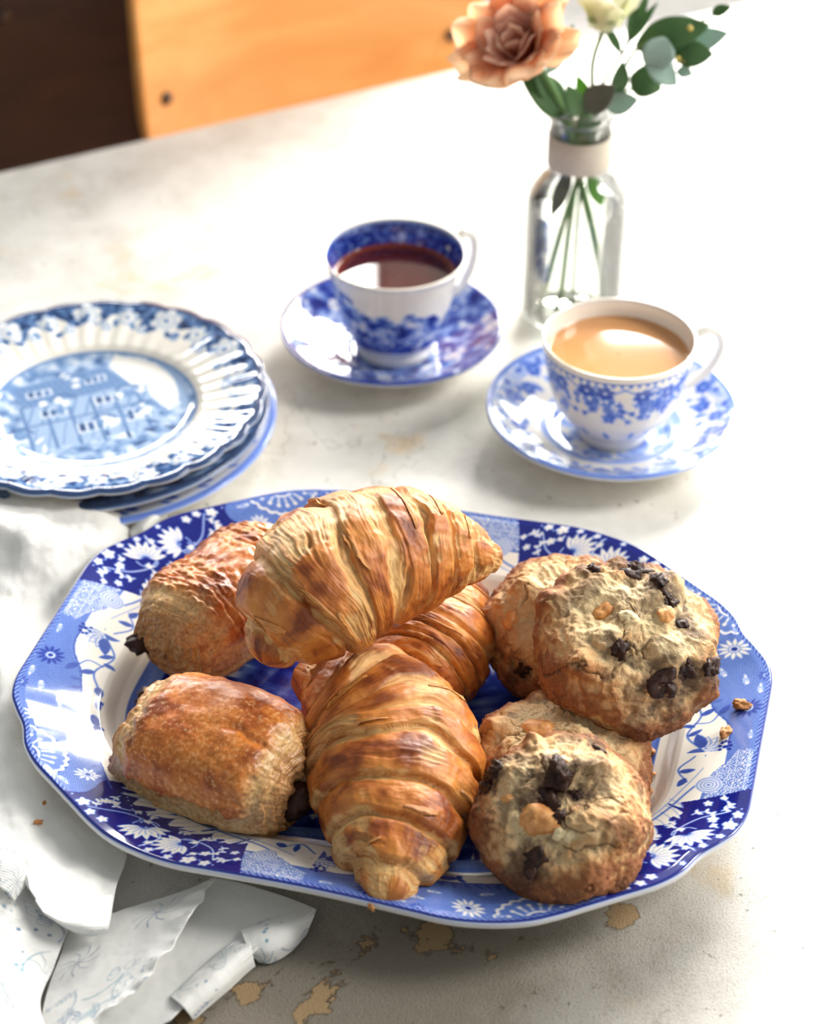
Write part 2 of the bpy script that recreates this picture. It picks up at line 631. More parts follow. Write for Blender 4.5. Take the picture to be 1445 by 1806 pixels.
class Ink:
    """draws soft-edged marks of blue ink (0 none .. 1 darkest) at points X, Y (cm)"""

    def __init__(s, X, Y, aa=0.045):
        s.X, s.Y, s.aa = np.ravel(X), np.ravel(Y), aa
        s.v = np.zeros(s.X.size)
        s.ox = s.oy = 0.0
        s.o = np.argsort(s.X)
        s.xs = s.X[s.o]

    def near(s, x0, x1, y0, y1):
        a, b = np.searchsorted(s.xs, [x0, x1])
        k = s.o[a:b]
        yy = s.Y[k]
        return k[(yy > y0) & (yy < y1)]

    def put(s, k, d, val):
        """d signed distance (negative inside)"""
        m = np.clip(0.5 - d / (2 * s.aa), 0, 1)
        s.v[k] += (val - s.v[k]) * m

    def ell(s, x, y, a, b, ang, val):
        x += s.ox
        y += s.oy
        r = max(a, b) + 0.1
        k = s.near(x - r, x + r, y - r, y + r)
        if not len(k):
            return
        c, sn = math.cos(ang), math.sin(ang)
        dx, dy = s.X[k] - x, s.Y[k] - y
        u, w = (dx * c + dy * sn) / a, (-dx * sn + dy * c) / b
        q = np.sqrt(u * u + w * w)
        s.put(k, (q - 1) * min(a, b), val)

    def disc(s, x, y, r, val):
        s.ell(x, y, r, r, 0, val)

    def ring(s, x, y, r, w, val, a0=None, a1=None):
        x += s.ox
        y += s.oy
        k = s.near(x - r - w, x + r + w, y - r - w, y + r + w)
        if not len(k):
            return
        dx, dy = s.X[k] - x, s.Y[k] - y
        d = np.abs(np.hypot(dx, dy) - r) - w / 2
        if a0 is not None:
            th = (np.arctan2(dy, dx) - a0) % (2 * PI)
            d = np.where(th <= (a1 - a0), d, 1.0)
        s.put(k, d, val)

    def petal(s, x, y, ang, ln, wd, val):
        """leaf-shaped mark from its base point"""
        px, py = x + s.ox, y + s.oy
        r = ln + 0.1
        k = s.near(px - r, px + r, py - r, py + r)
        if not len(k):
            return
        c, sn = math.cos(ang), math.sin(ang)
        dx, dy = s.X[k] - px, s.Y[k] - py
        u, w = (dx * c + dy * sn) / ln, np.abs(-dx * sn + dy * c)
        half = wd / 2 * np.sin(PI * np.clip(u, 0, 1) ** 0.8) ** 0.8
        d = np.where((u > 0) & (u < 1), w - half, 0.5)
        s.put(k, d, val)

    def stroke(s, pts, wd, val, n=24, smooth=True, taper=False):
        P = spline(pts, n) if smooth and len(pts) > 2 else np.asarray(pts, float)
        P = P + [s.ox, s.oy]
        m = wd + 0.1
        k = s.near(P[:, 0].min() - m, P[:, 0].max() + m, P[:, 1].min() - m, P[:, 1].max() + m)
        if not len(k):
            return
        x, y = s.X[k], s.Y[k]
        best = np.full(len(k), 9.0)
        N = len(P) - 1
        for i in range(N):
            ax, ay = P[i]
            bx, by = P[i + 1] - P[i]
            L2 = bx * bx + by * by + 1e-12
            t = np.clip(((x - ax) * bx + (y - ay) * by) / L2, 0, 1)
            d = np.hypot(x - ax - t * bx, y - ay - t * by)
            h = wd / 2
            if taper:
                h = wd / 2 * (1 - 0.85 * (i + t) / N)
            best = np.minimum(best, d - h)
        s.put(k, best, val)

    def poly(s, pts, val):
        P = np.asarray(pts, float) + [s.ox, s.oy]
        k = s.near(P[:, 0].min() - .1, P[:, 0].max() + .1, P[:, 1].min() - .1, P[:, 1].max() + .1)
        if not len(k):
            return
        x, y = s.X[k], s.Y[k]
        ins = np.zeros(len(k), bool)
        best = np.full(len(k), 9.0)
        for i in range(len(P)):
            (ax, ay), (bx, by) = P[i], P[(i + 1) % len(P)]
            cond = (ay > y) != (by > y)
            xi = ax + (y - ay) * (bx - ax) / (by - ay + 1e-12)
            ins ^= cond & (x < xi)
            L2 = (bx - ax) ** 2 + (by - ay) ** 2 + 1e-12
            t = np.clip(((x - ax) * (bx - ax) + (y - ay) * (by - ay)) / L2, 0, 1)
            best = np.minimum(best, np.hypot(x - ax - t * (bx - ax), y - ay - t * (by - ay)))
        s.put(k, np.where(ins, -best, best), val)

    # motifs
    def star(s, x, y, R, n=11, val=0.0, eye=0.85, ang=0.0):
        for i in range(n):
            a = ang + 2 * PI * i / n
            s.petal(x + 0.33 * R * math.cos(a), y + 0.33 * R * math.sin(a), a, R * 0.68, R * 0.24, val)
        s.disc(x, y, R * 0.30, 0.0 if val > 0.5 else val)
        s.disc(x, y, R * 0.19, eye)

    def lotus(s, x, y, R, ang, n=8, val=0.0, vein=0.5):
        for i in range(n):
            a = ang + (i - (n - 1) / 2) * 0.36
            l = R * (1.0 - 0.10 * abs(i - (n - 1) / 2) / 2)
            s.petal(x + 0.16 * R * math.cos(a), y + 0.16 * R * math.sin(a), a, l * 0.86, R * 0.25, val)
        for i in range(n):
            a = ang + (i - (n - 1) / 2) * 0.34
            s.stroke([(x + 0.12 * R * math.cos(a), y + 0.12 * R * math.sin(a)), (x + 0.62 * R * math.cos(a), y + 0.62 * R * math.sin(a))], 0.045, vein, smooth=False)
        s.ring(x, y, R * 0.42, 0.06, val, ang + PI - 1.3, ang + PI + 1.3)

    def sprig(s, x, y, ang, ln, val=0.0, n=5, sz=0.42, curl=0.5):
        pts = []
        for i in range(7):
            f = i / 6
            a = ang + curl * f * f * 2
            pts.append((x + ln * f * math.cos(a), y + ln * f * math.sin(a)))
        s.stroke(pts, 0.075, val)
        for i in range(n):
            f = (i + 1) / n
            j = min(int(f * 6), 6)
            a = ang + curl * f * f * 2
            for sg in (-1, 1):
                s.petal(pts[j][0], pts[j][1], a + sg * 0.85, sz * (1 - 0.3 * f), sz * 0.48, val)
        s.petal(pts[-1][0], pts[-1][1], ang + curl * 2, sz, sz * 0.5, val)

    def blossom(s, x, y, r, val=0.0, n=5, eye=None, ang=0.3):
        for i in range(n):
            a = ang + 2 * PI * i / n
            s.ell(x + r * 0.55 * math.cos(a), y + r * 0.55 * math.sin(a), r * 0.48, r * 0.36, a, val)
        if eye is not None:
            s.disc(x, y, r * 0.2, eye)

    def curl(s, x, y, r, val=0.0, ang=0.0, turns=1.3, wd=0.1, mir=1):
        pts = []
        for i in range(16):
            f = i / 15
            a = ang + mir * f * turns * 2 * PI
            rr = r * (1 - 0.8 * f)
            pts.append((x + rr * math.cos(a), y + rr * math.sin(a)))
        s.stroke(pts, wd, val, 40)

    def fan(s, x, y, R, up, mid=0.62, line=0.0, dark=0.95, arc=1.0):
        """half-round medallion on the edge; up = direction away from the edge"""
        s.ell(x, y, R * 1.08, R * 1.08, 0, dark)
        n = 11
        for i in range(n):
            a = up + (i - (n - 1) / 2) * 0.30
            s.disc(x + R * 0.9 * math.cos(a), y + R * 0.9 * math.sin(a), R * 0.19, line)
        s.disc(x, y, R * 0.93, line)
        for i in range(n):
            a = up + (i - (n - 1) / 2) * 0.30
            s.disc(x + R * 0.84 * math.cos(a), y + R * 0.84 * math.sin(a), R * 0.16, mid)
        s.disc(x, y, R * 0.86, mid)
        for i in range(9):
            a = up + (i - 4) * 0.36
            s.stroke([(x + 0.5 * R * math.cos(a), y + 0.5 * R * math.sin(a)), (x + 0.72 * R * math.cos(a), y + 0.72 * R * math.sin(a))], R * 0.05, line, smooth=False)
            s.disc(x + 0.74 * R * math.cos(a), y + 0.74 * R * math.sin(a), R * 0.06, line)
        s.disc(x, y, R * 0.44, line)
        s.disc(x, y, R * 0.37, dark)

    def cloud(s, x, y, r, val=0.0):
        s.disc(x, y, r * 0.42, val)
        s.disc(x + r * 0.6, y + r * 0.1, r * 0.34, val)
        s.disc(x - r * 0.55, y - r * 0.1, r * 0.3, val)
        s.ell(x + r * 1.15, y + r * 0.0, r * 0.4, r * 0.16, 0.2, val)
        s.ring(x, y, r * 0.24, 0.04, 0.6)
        s.ring(x + r * 0.6, y + r * 0.1, r * 0.17, 0.04, 0.6)


def ceramic(name, inks, white=(236, 232, 222), rough=0.10, attr='ink'):
    """glazed transfer ware: the point attribute is the ink strength"""
    t = NT(name)
    f = t.attr(attr, 'Fac')
    c = t.coord()
    f2 = t.math('ADD', f, t.math('MULTIPLY', t.math('SUBTRACT', t.noise(c, 700, 2), 0.5), t.math('MULTIPLY', f, 0.16)), True)
    stops = [(0.0, lin(*white))] + [(p, lin(*q)) for p, q in inks]
    t.base(t.ramp(f2, stops))
    t.set(Roughness=rough, IOR=1.5, Coat_Weight=0.6, Coat_Roughness=0.03)
    wob = t.noise(c, 25, 2)
    nrm = t.bump(wob, 0.06, 0.002)
    t.normal(nrm)
    t.l(nrm, t.b.inputs['Coat Normal'])
    return t.m


COBALT = [(0.32, (150, 172, 220)), (0.55, (92, 122, 194)), (0.78, (42, 64, 158)), (1.0, (16, 26, 116))]
STEEL = [(0.30, (160, 182, 210)), (0.55, (98, 132, 178)), (0.78, (52, 84, 134)), (1.0, (22, 40, 78))]
m_cobalt = ceramic('cobalt_transfer_ware', COBALT)
m_steel = ceramic('slate_blue_transfer_ware', STEEL)
m_bright = ceramic('bright_blue_transfer_ware', [(0.32, (158, 182, 236)), (0.55, (104, 136, 214)), (0.78, (58, 90, 188)), (1.0, (28, 48, 150))])

# ------------------------------------------------------------------ the platter
_q = np.array([(.1775, 0), (.1776, .03), (.1772, .046), (.174, .058), (.168, .067), (.160, .077), (.154, .0885), (.145, .0985), (.131, .109), (.118, .1185), (.107, .1265), (.095, .1335), (.08, .1385), (.063, .1412), (.043, .1408), (.02, .140), (0, .1397)])
_full = np.r_[_q, (_q[::-1] * [-1, 1])[1:], (_q * [-1, -1])[1:], (_q[::-1] * [1, -1])[1:-1]]
PLATTER_LOC = (-0.0075, 0.716)
PLATTER_ROT = math.radians(-15)


def make_platter():
    N = 1680
    cl = np.r_[_full[-2:], _full, _full[:3]]
    dense = spline(cl, 40 * len(cl))
    a = np.unwrap(np.arctan2(dense[:, 1], dense[:, 0]))
    keep = (a >= 0) & (a < 2 * PI)
    dense = dense[keep]
    dense = np.r_[dense, dense[:1]]
    L = np.r_[0, np.cumsum(np.hypot(*np.diff(dense, axis=0).T))]
    sarc = np.linspace(0, L[-1], N, endpoint=False)
    O = np.stack([np.interp(sarc, L, dense[:, 0]), np.interp(sarc, L, dense[:, 1])], -1)
    th = np.arctan2(O[:, 1], O[:, 0])
    rho = np.hypot(O[:, 0], O[:, 1])
    ker = np.hanning(181)
    ker /= ker.sum()
    rs = np.convolve(np.r_[rho[-90:], rho, rho[:90]], ker, 'valid')
    t_list = np.r_[np.linspace(0, 0.040, 84), np.linspace(0.0406, 0.058, 24), np.linspace(0.0595, 0.085, 24), np.linspace(0.089, 0.12, 8)]
    prof_t = [0, .0015, .006, .02, .034, .0385, .041, .046, .052, .058, .07, .2]
    prof_z = [.0290, .0303, .0293, .0243, .0190, .0176, .0160, .0105, .0075, .0066, .0062, .0060]
    rows, tt = [], []
    for t in t_list:
        f = sm(0.0, 0.04, t)
        r = rho * (1 - f) + rs * f - t * (0.93 + 0.07 * rho / rho.max())
        z = np.interp(t, prof_t, prof_z)
        rows.append(st(r * np.cos(th), r * np.sin(th), np.full(N, z)))
        tt.append(np.full(N, t))
    base_r = np.hypot(rows[-1][:, 0], rows[-1][:, 1])
    for k in (0.75, 0.5, 0.25, 0.02):
        rows.append(st(base_r * k * np.cos(th), base_r * k * np.sin(th), np.full(N, 0.006)))
        tt.append(np.full(N, 0.2))
    # underside, from the lip inward
    under = []
    for t, z in [(0.0002, .0266), (.0022, .0244), (.008, .0215), (.02, .0175), (.036, .0120), (.045, .0070), (.053, .0030), (.056, .0008), (.058, .0), (.0605, .0), (.062, .002)]:
        f = sm(0.0, 0.04, t)
        r = rho * (1 - f) + rs * f - t
        under.append(st(r * np.cos(th), r * np.sin(th), np.full(N, z)))
    r = np.hypot(under[-1][:, 0], under[-1][:, 1])
    under.append(st(r * 0.5 * np.cos(th), r * 0.5 * np.sin(th), np.full(N, .0025)))
    under.append(st(r * 0.01 * np.cos(th), r * 0.01 * np.sin(th), np.full(N, .0025)))
    top = np.array(rows)
    und = np.array(under)
    nt = len(top)
    P = np.concatenate([und[::-1], top])
    me = grid_mesh('platter', P, False, True, flip=PFLIP)
    # ---- print
    S = np.broadcast_to(sarc * 100, (nt, N)).copy()
    T = np.array(tt) * 100
    per = L[-1] * 100
    U = per / 4
    off = -0.5
    S = (S - off) % per
    s1 = S % U                                     # position in one quarter of the border
    g = Ink(s1, T, 0.035)
    hatch = 0.5 + 0.5 * np.sign(np.sin((s1 * 0.6 + T) * 2 * PI / 0.105))
    edge_in = 2.35 + 0.9 * np.sin((s1 - 2.4) / 11.6 * PI) * ((s1 > 2.4) & (s1 < 14)) - 0.75 * sm(3.8, 1.2, s1) - 0.75 * sm(23.5, 25.6, s1)
    light = (T < edge_in)
    v = np.where(light, 0.50 + 0.14 * hatch, 0.0)
    # cobalt panel
    c0 = 13.6 + 0.5 * np.sin(T * 1.7)
    c1 = 23.4 - 0.5 * (T - 1.2)
    wav = 3.15 + 0.35 * np.sin(s1 * 2.3) + 0.25 * np.sin(s1 * 5.1 + 1)
    cob = (s1 > c0) & (s1 < c1) & (T < wav)
    v = np.where(cob, 1.0, v)
    # scale panel
    sc = (s1 >= c1) & (s1 < 26.9) & (T < 2.2 - 1.0 * sm(24.5, 26.5, s1))
    row = np.floor(T / 0.27)
    fx = ((s1 / 0.40 + 0.5 * (row % 2)) % 1 - 0.5) * 0.40
    fy = (T / 0.27 % 1) * 0.27 - 0.02
    rr = np.hypot(fx, fy)
    v = np.where(sc, np.where(np.sin(rr * 2 * PI / 0.115) > 0.0, 0.12, 0.62), v)
    # inner margin: white with a blue line, then the well
    v = np.where(np.abs(T - edge_in - 0.02) < 0.05, 0.7 * (T < 3.9) * (s1 < 14) + v * ((T >= 3.9) | (s1 >= 14)), v)
    g.v = v.ravel().copy()
    # white acanthus along the inner side of the cobalt panel
    for i, x in enumerate(np.arange(14.6, 23.0, 0.62)):
        g.petal(x, 3.75, -PI / 2 - 0.7 + 0.12 * math.sin(i * 2.1), 1.15 + 0.3 * math.sin(i * 1.7), 0.40, 0.0)
        g.stroke([(x, 3.65), (x - 0.25, 3.2), (x - 0.62, 2.85)], 0.035, 0.55)
    g.stroke([(14.2, 3.5), (17, 3.85), (20, 3.75), (22.8, 3.2), (24.4, 2.5)], 0.10, 0.62, 40)
    g.stroke([(14.4, 3.75), (17, 4.05), (20, 3.95), (23, 3.45), (25.3, 2.6)], 0.05, 0.45, 40)
    # lotus pair and vines on the cobalt
    g.lotus(17.6, 1.85, 1.35, -PI / 2 + 0.75, 8)
    g.lotus(20.0, 1.75, 1.35, -PI / 2 - 0.55, 8)
    g.stroke([(15.2, 0.55), (16.3, 1.9), (17.7, 2.25), (18.8, 1.6), (19.0, 0.55)], 0.07, 0.0, 40)
    g.stroke([(18.9, 0.4), (19.2, 1.7), (20.2, 2.25), (21.4, 1.9), (22.2, 0.9)], 0.07, 0.0, 40)
    for (x, y, a, l, cu) in [(14.7, 2.4, -1.2, 1.5, 0.6), (15.3, 0.9, 2.6, 0.9, -0.5), (21.6, 2.3, -0.6, 1.2, -0.7), (22.2, 1.2, -0.9, 0.8, 0.5), (16.4, 2.7, 0.3, 0.9, -0.4), (20.9, 2.75, 2.9, 0.8, 0.5), (18.8, 2.7, -0.2, 0.7, 0.4)]:
        g.sprig(x, y, a, l, 0.0, 4, 0.36, cu)
    for (x, y, r) in [(14.8, 0.55, 0.33), (15.6, 0.45, 0.25), (16.3, 0.62, 0.26), (21.3, 0.5, 0.34), (22.1, 0.45, 0.26), (18.9, 0.9, 0.2), (21.5, 1.35, 0.26), (22.6, 1.9, 0.22), (15.0, 1.6, 0.24), (19.4, 0.42, 0.2), (17.9, 0.35, 0.16), (20.4, 0.38, 0.2)]:
        g.blossom(x, y, r, 0.0)
    for i in range(26):
        rx = 14.1 + (i * 0.618 % 1) * 8.6
        ry = 0.4 + (i * 0.381 % 1) * 2.5
        g.disc(rx, ry, 0.05, 0.0)
    # spiral boss between cobalt and scales
    for rr_, vv in [(0.62, 0.08), (0.56, 0.55), (0.50, 0.08), (0.40, 0.55), (0.34, 0.08), (0.24, 0.55), (0.18, 0.08), (0.08, 0.6)]:
        g.disc(24.0, 2.15, rr_, vv)
    # light ground: stars, clouds, fan
    g.fan(10.6, -0.25, 1.85, PI / 2, 0.56)
    g.star(7.8, 1.05, 0.78, 12, 0.0, 0.9)
    g.star(3.1, 1.0, 0.68, 12, 0.86, 0.9, 0.2)
    g.star(12.6, 1.9, 0.62, 11, 0.0, 0.85, 0.1)
    g.star(5.4, 0.35, 0.42, 9, 0.80, 0.9)
    for (x, y, r) in [(5.3, 1.25, 0.32), (6.3, 2.1, 0.30), (4.4, 0.6, 0.3), (9.0, 2.3, 0.3), (12.9, 0.6, 0.3), (1.0, 0.65, 0.26), (25.6, 0.5, 0.26), (8.9, 0.45, 0.2)]:
        g.cloud(x, y, r)
    for i in range(16):
        x = 4.2 + i * 0.58
        yb = 2.35 + 0.9 * math.sin((x - 2.4) / 11.6 * PI)
        g.petal(x, yb, -PI / 2 + 0.5 * math.sin(i), 0.55, 0.26, 0.68)
    # cartouche: peony, leaves, stems, bird-like buds
    g.disc(0.1, 2.55, 0.0001, 0)

    def peony(x, y, k):
        for i in range(7):
            a = -PI / 2 + (i - 3) * 0.5
            g.petal(x, y + 0.25 * k, a, 1.0 * k, 0.5 * k, 0.55)
            g.petal(x, y + 0.25 * k, a, 0.93 * k, 0.40 * k, 0.06)
            for e in (-0.10, 0.10):
                g.stroke([(x, y + 0.2 * k), (x + 0.62 * k * math.cos(a + e), y + 0.25 * k + 0.62 * k * math.sin(a + e))], 0.03, 0.6, smooth=False)
        for i in range(9):
            a = 2 * PI * i / 9
            g.disc(x + 0.42 * k * math.cos(a), y - 0.75 * k + 0.26 * k * math.sin(a), 0.085 * k, 0.95)
        g.disc(x, y - 0.75 * k, 0.12 * k, 0.9)
        g.petal(x - 0.1, y + 0.3 * k, PI - 0.35, 1.3 * k, 0.6 * k, 0.72)
        g.petal(x + 0.1, y + 0.3 * k, 0.35, 1.3 * k, 0.6 * k, 0.72)
        g.petal(x, y + 0.35 * k, PI / 2 + 0.5, 0.9 * k, 0.4 * k, 0.66)
    peony(0.3, 2.5, 1.0)
    peony(26.3, 2.6, 0.0001)
    g.stroke([(0.3, 2.9), (1.6, 3.7), (3.2, 3.2), (4.4, 3.6)], 0.09, 0.7, 30)
    g.stroke([(2.6, 3.45), (2.5, 2.7), (3.2, 2.3)], 0.07, 0.7)
    g.stroke([(24.2, 3.2), (25.2, 3.75), (26.3, 3.1)], 0.08, 0.7)
    for (x, y, a, l, w) in [(1.5, 3.65, -0.9, 0.8, 0.34), (2.3, 3.4, 1.2, 0.7, 0.3), (3.2, 3.2, -1.0, 0.8, 0.4), (4.4, 3.6, 0.3, 0.9, 0.42), (3.0, 2.3, -0.5, 0.8, 0.4), (25.0, 3.7, -1.3, 0.8, 0.36), (24.5, 3.3, 2.8, 0.8, 0.36), (5.6, 3.75, 0.1, 0.9, 0.3), (5.6, 3.75, 0.9, 0.5, 0.25)]:
        g.petal(x, y, a, l, w, 0.72)
    g.petal(6.9, 3.55, 0.1, 1.3, 0.42, 0.74)
    g.petal(8.0, 3.6, 0.7, 0.5, 0.3, 0.74)
    g.petal(8.0, 3.6, -0.5, 0.5, 0.3, 0.74)
    # rope line and dark line at the lip
    tt_, ss_ = g.Y, g.X
    rope = (tt_ > 0.14) & (tt_ < 0.36)
    ropev = 0.45 + 0.3 * (np.sin((ss_ + tt_ * 1.4) * 2 * PI / 0.3) > 0)
    incob = cob.ravel()
    g.v = np.where(rope & ~incob, ropev, g.v)
    g.v = np.where((tt_ > 0.05) & (tt_ < 0.15), 0.95, g.v)
    g.v = np.where(tt_ <= 0.05, 0.15, g.v)
    v = g.v.reshape(nt, N)
    # well: white wall, scalloped band, dark scene with pale sprays
    wt = T
    scal = 5.35 + 0.12 * np.abs(np.sin(s1 * PI / 0.55))
    v = np.where((wt > 4.0) & (wt <= 5.3), 0.0, v)
    v = np.where((wt > 5.0) & (wt <= scal), 0.6, v)
    inner = wt > scal
    X, Y = top[..., 0] * 100, top[..., 1] * 100
    nz = fbm(st(X * 0.9, Y * 0.9, 0 * X), 4)
    sc_v = np.clip(0.82 + 0.5 * nz, 0.3, 1.0)
    v = np.where(inner, np.where(wt < 6.0, 0.5, sc_v), v)
    w = Ink(X, Y, 0.05)
    w.v = v.ravel().copy()
    rg = np.random.RandomState(3)
    for i in range(60):
        a = 2 * PI * i / 60 + rg.uniform(-.04, .04)
        j = int((a / (2 * PI)) % 1 * N)
        rr_ = np.hypot(top[108 + 14, j, 0], top[108 + 14, j, 1]) * 100 - rg.uniform(-0.2, 1.6)
        if i % 2:
            w.sprig(rr_ * math.cos(th[j]), rr_ * math.sin(th[j]), rg.uniform(0, 6.28), 1.0, 0.05, 4, 0.38, rg.uniform(-.6, .6))
        else:
            w.blossom(rr_ * math.cos(th[j]), rr_ * math.sin(th[j]), rg.uniform(0.3, 0.5), 0.05, 7, 0.9)
    v = w.v.reshape(nt, N)
    ink = np.concatenate([np.zeros((len(und), N)), v])
    add_f(me, 'ink', ink)
    o = link('platter', me, m_cobalt, None, (PLATTER_LOC[0], PLATTER_LOC[1], TZ + 0.0004), (0, 0, PLATTER_ROT))
    tag(o, 'large eight-sided blue and white patterned platter carrying the pastries and cookies', 'platter')


make_platter()


# ------------------------------------------------------------------ plates, saucers
def dish(name, label, cat, R, prof, nth, loc, rot, material, draw, group=None, scallop=0, samp=0.0, flute=0.0, under=None, npr=110):
    """prof: (fraction of R, z) from lip to centre on the top side"""
    pr = np.asarray(prof, float)
    f = np.concatenate([np.linspace(0, 0.02, 4), np.linspace(0.03, 1.0, npr)])
    fr = np.interp(f, np.linspace(0, 1, 200), np.linspace(1, 0.004, 200))
    z = np.interp(-fr, -pr[:, 0], pr[:, 1])
    ker = np.ones(5) / 5
    z = np.convolve(np.r_[[z[0]] * 2, z, [z[-1]] * 2], ker, 'valid')
    th = np.linspace(0, 2 * PI, nth, endpoint=False)
    edge = 1 + samp * np.abs(np.cos(th * scallop / 2)) if scallop else np.ones(nth)
    FR, TH = np.meshgrid(fr, th, indexing='ij')
    E = 1 + (edge - 1)[None, :] * sm(0.55, 1.0, FR)
    r = R * FR * E
    Z = np.broadcast_to(z[:, None], r.shape) + flute * np.sin(TH * 44 + FR * 9) * sm(0.60, 0.7, FR) * sm(0.99, 0.86, FR)
    top = st(r * np.cos(TH), r * np.sin(TH), Z)
    zl = pr[0, 1]
    un = []
    for k, zz in (under or [(1.0, zl - 0.0022), (0.97, zl - 0.0036), (0.85, zl - 0.0062), (0.7, 0.0052), (0.60, 0.0012), (0.585, 0.0), (0.56, 0.0), (0.545, 0.0015), (0.01, 0.0018)]):
        e = 1 + (edge - 1) * sm(0.55, 1.0, k)
        un.append(st(R * k * e * np.cos(th), R * k * e * np.sin(th), np.full(nth, zz)))
    und = np.array(un)
    P = np.concatenate([und[::-1], top])
    me = grid_mesh(name, P, False, True, flip=PFLIP)
    X, Y = top[..., 0] * 100, top[..., 1] * 100
    v = draw(X, Y, FR, TH, R * 100)
    ink = np.concatenate([np.zeros(und.shape[:2]), v.reshape(FR.shape)])
    add_f(me, 'ink', ink)
    o = link(name, me, material, None, loc, rot)
    return tag(o, label, cat, group)


def draw_plate(X, Y, FR, TH, R):
    """side plate: dark floral border and a half-timbered house with a tree in the middle"""
    v = np.zeros(FR.shape)
    v = np.where(FR > 0.955, 0.95, v)
    wav = 0.83 + 0.035 * np.sin(TH * 12) + 0.02 * np.sin(TH * 31 + 1)
    nz = fbm(st(X * 1.6, Y * 1.6, 0 * X), 3)
    v = np.where((FR > wav) & (FR <= 0.955), np.clip(0.75 + 0.5 * nz, 0, 1), v)
    g = Ink(X, Y, 0.06)
    g.v = v.ravel().copy()
    rg = np.random.RandomState(11)
    for i in range(22):
        a = 2 * PI * i / 22
        rr = R * (0.86 + 0.02 * (i % 2))
        x, y = rr * math.cos(a), rr * math.sin(a)
        g.blossom(x, y, 0.95 if i % 2 else 0.7, 0.06, 6, 0.6, a)
        g.ring(x, y, 0.5, 0.06, 0.55)
        for k in range(3):
            b = a + rg.uniform(-.12, .12)
            r2 = R * rg.uniform(0.74, 0.82)
            g.petal(r2 * math.cos(b), r2 * math.sin(b), a + rg.uniform(-1.2, 1.2), 0.7, 0.34, rg.uniform(0.5, 0.9))
        r2 = R * 0.78
        g.curl(r2 * math.cos(a + .14), r2 * math.sin(a + .14), 0.35, 0.6, a, 1.2, 0.09)
    # centre scene, clipped to the well
    rw = R * 0.60
    sc = Ink(X, Y, 0.05)
    base = np.where(X ** 2 + (Y) ** 2 < rw ** 2, np.clip(0.42 + 0.45 * fbm(st(X * 1.2, Y * 1.2, 0 * X + 4), 4), 0.12, 0.85), 0)
    sc.v = base.ravel()
    sc.poly([(2.2, 5.4), (4.8, 3.4), (5.4, 0.6), (4.2, -1.2), (3.6, 0.4), (2.4, 2.2), (1.6, 4.2)], 0.05)      # sky
    sc.stroke([(4.4, 4.2), (5.3, 2.0), (5.2, -0.6)], 0.5, 0.42)
    sc.poly([(-4.6, 3.6), (1.4, 4.6), (2.6, 2.2), (-3.6, 1.3)], 0.55)                                          # roof
    for i in range(16):
        x = -4.0 + i * 0.38
        sc.stroke([(x, 3.4 + 0.06 * i), (x + 0.7, 1.5 + 0.06 * i)], 0.05, 0.75, smooth=False)
    sc.poly([(-4.2, 1.3), (3.4, 2.2), (3.6, -2.4), (-3.9, -3.2)], 0.38)
    for i in range(6):                                                                                        # timbers
        x = -4.0 + i * 1.35
        sc.stroke([(x, 1.4), (x + 0.1, -3.0)], 0.16, 0.7, smooth=False)
    sc.stroke([(-4.2, -0.6), (3.5, 0.2)], 0.16, 0.65, smooth=False)
    for i in range(9):                                                                                        # courses and braces
        x = -3.9 + i * 0.85
        sc.stroke([(x, -0.5 + 0.1 * i), (x + 0.6, 1.3 + 0.1 * i)], 0.09, 0.62, smooth=False)
        sc.stroke([(x, -2.9 + 0.08 * i), (x + 0.5, -0.8 + 0.1 * i)], 0.08, 0.55, smooth=False)
    for (x, y, w_, h_) in [(-3.5, 2.3, 1.5, 0.8), (-3.0, 0.1, 1.5, 0.9), (0.0, 2.9, 1.3, 0.8), (-1.2, -2.0, 1.6, 1.1), (0.2, 0.6, 1.6, 0.9), (1.7, -1.6, 1.4, 1.2)]:
        sc.poly([(x, y), (x + w_, y + .1), (x + w_, y + h_), (x, y + h_ - .1)], 0.08)
        for k in range(3):
            a0 = x + w_ * (0.08 + 0.31 * k)
            sc.poly([(a0, y + .14), (a0 + w_ * .22, y + .16), (a0 + w_ * .22, y + h_ - .12), (a0, y + h_ - .14)], 0.9 - 0.12 * k)
    for (x, y) in [(-1.5, 1.5), (2.2, 1.4), (2.8, -0.6), (-4.4, -1.4), (-0.6, 3.5), (0.4, -1.2)]:              # pale foliage and arches
        for k in range(7):
            sc.ell(x + rg.normal() * 0.5, y + rg.normal() * 0.35, rg.uniform(.18, .42), rg.uniform(.14, .3), rg.uniform(0, 3), rg.choice([0.04, 0.1, 0.55]))
        sc.ring(x, y, 0.75, 0.12, 0.8, 0.2, 2.6)
    for i in range(46):
        a, q = rg.uniform(0, 6.28), rw * math.sqrt(rg.uniform(0.1, 0.98))
        x, y = q * math.cos(a), q * math.sin(a)
        if y < -2.2 or x > 2.4 and y < 0.5:
            sc.petal(x, y, rg.uniform(0, 3), rg.uniform(.5, 1.1), .22, rg.choice([0.05, 0.5, 0.8, 0.95]))
    m = (X.ravel() ** 2 + Y.ravel() ** 2 < rw ** 2)
    out = np.where(m, sc.v, g.v)
    d = np.abs(np.hypot(X, Y).ravel() - rw)
    return np.where(d < 0.09, 0.55, out)


def draw_border_plate(X, Y, FR, TH, R):
    v = np.where(FR > 0.62, np.clip(0.7 + 0.5 * fbm(st(X, Y, 0 * X), 3), 0.2, 1), 0.1)
    v = np.where(FR > 0.965, 0.9, v)
    return v


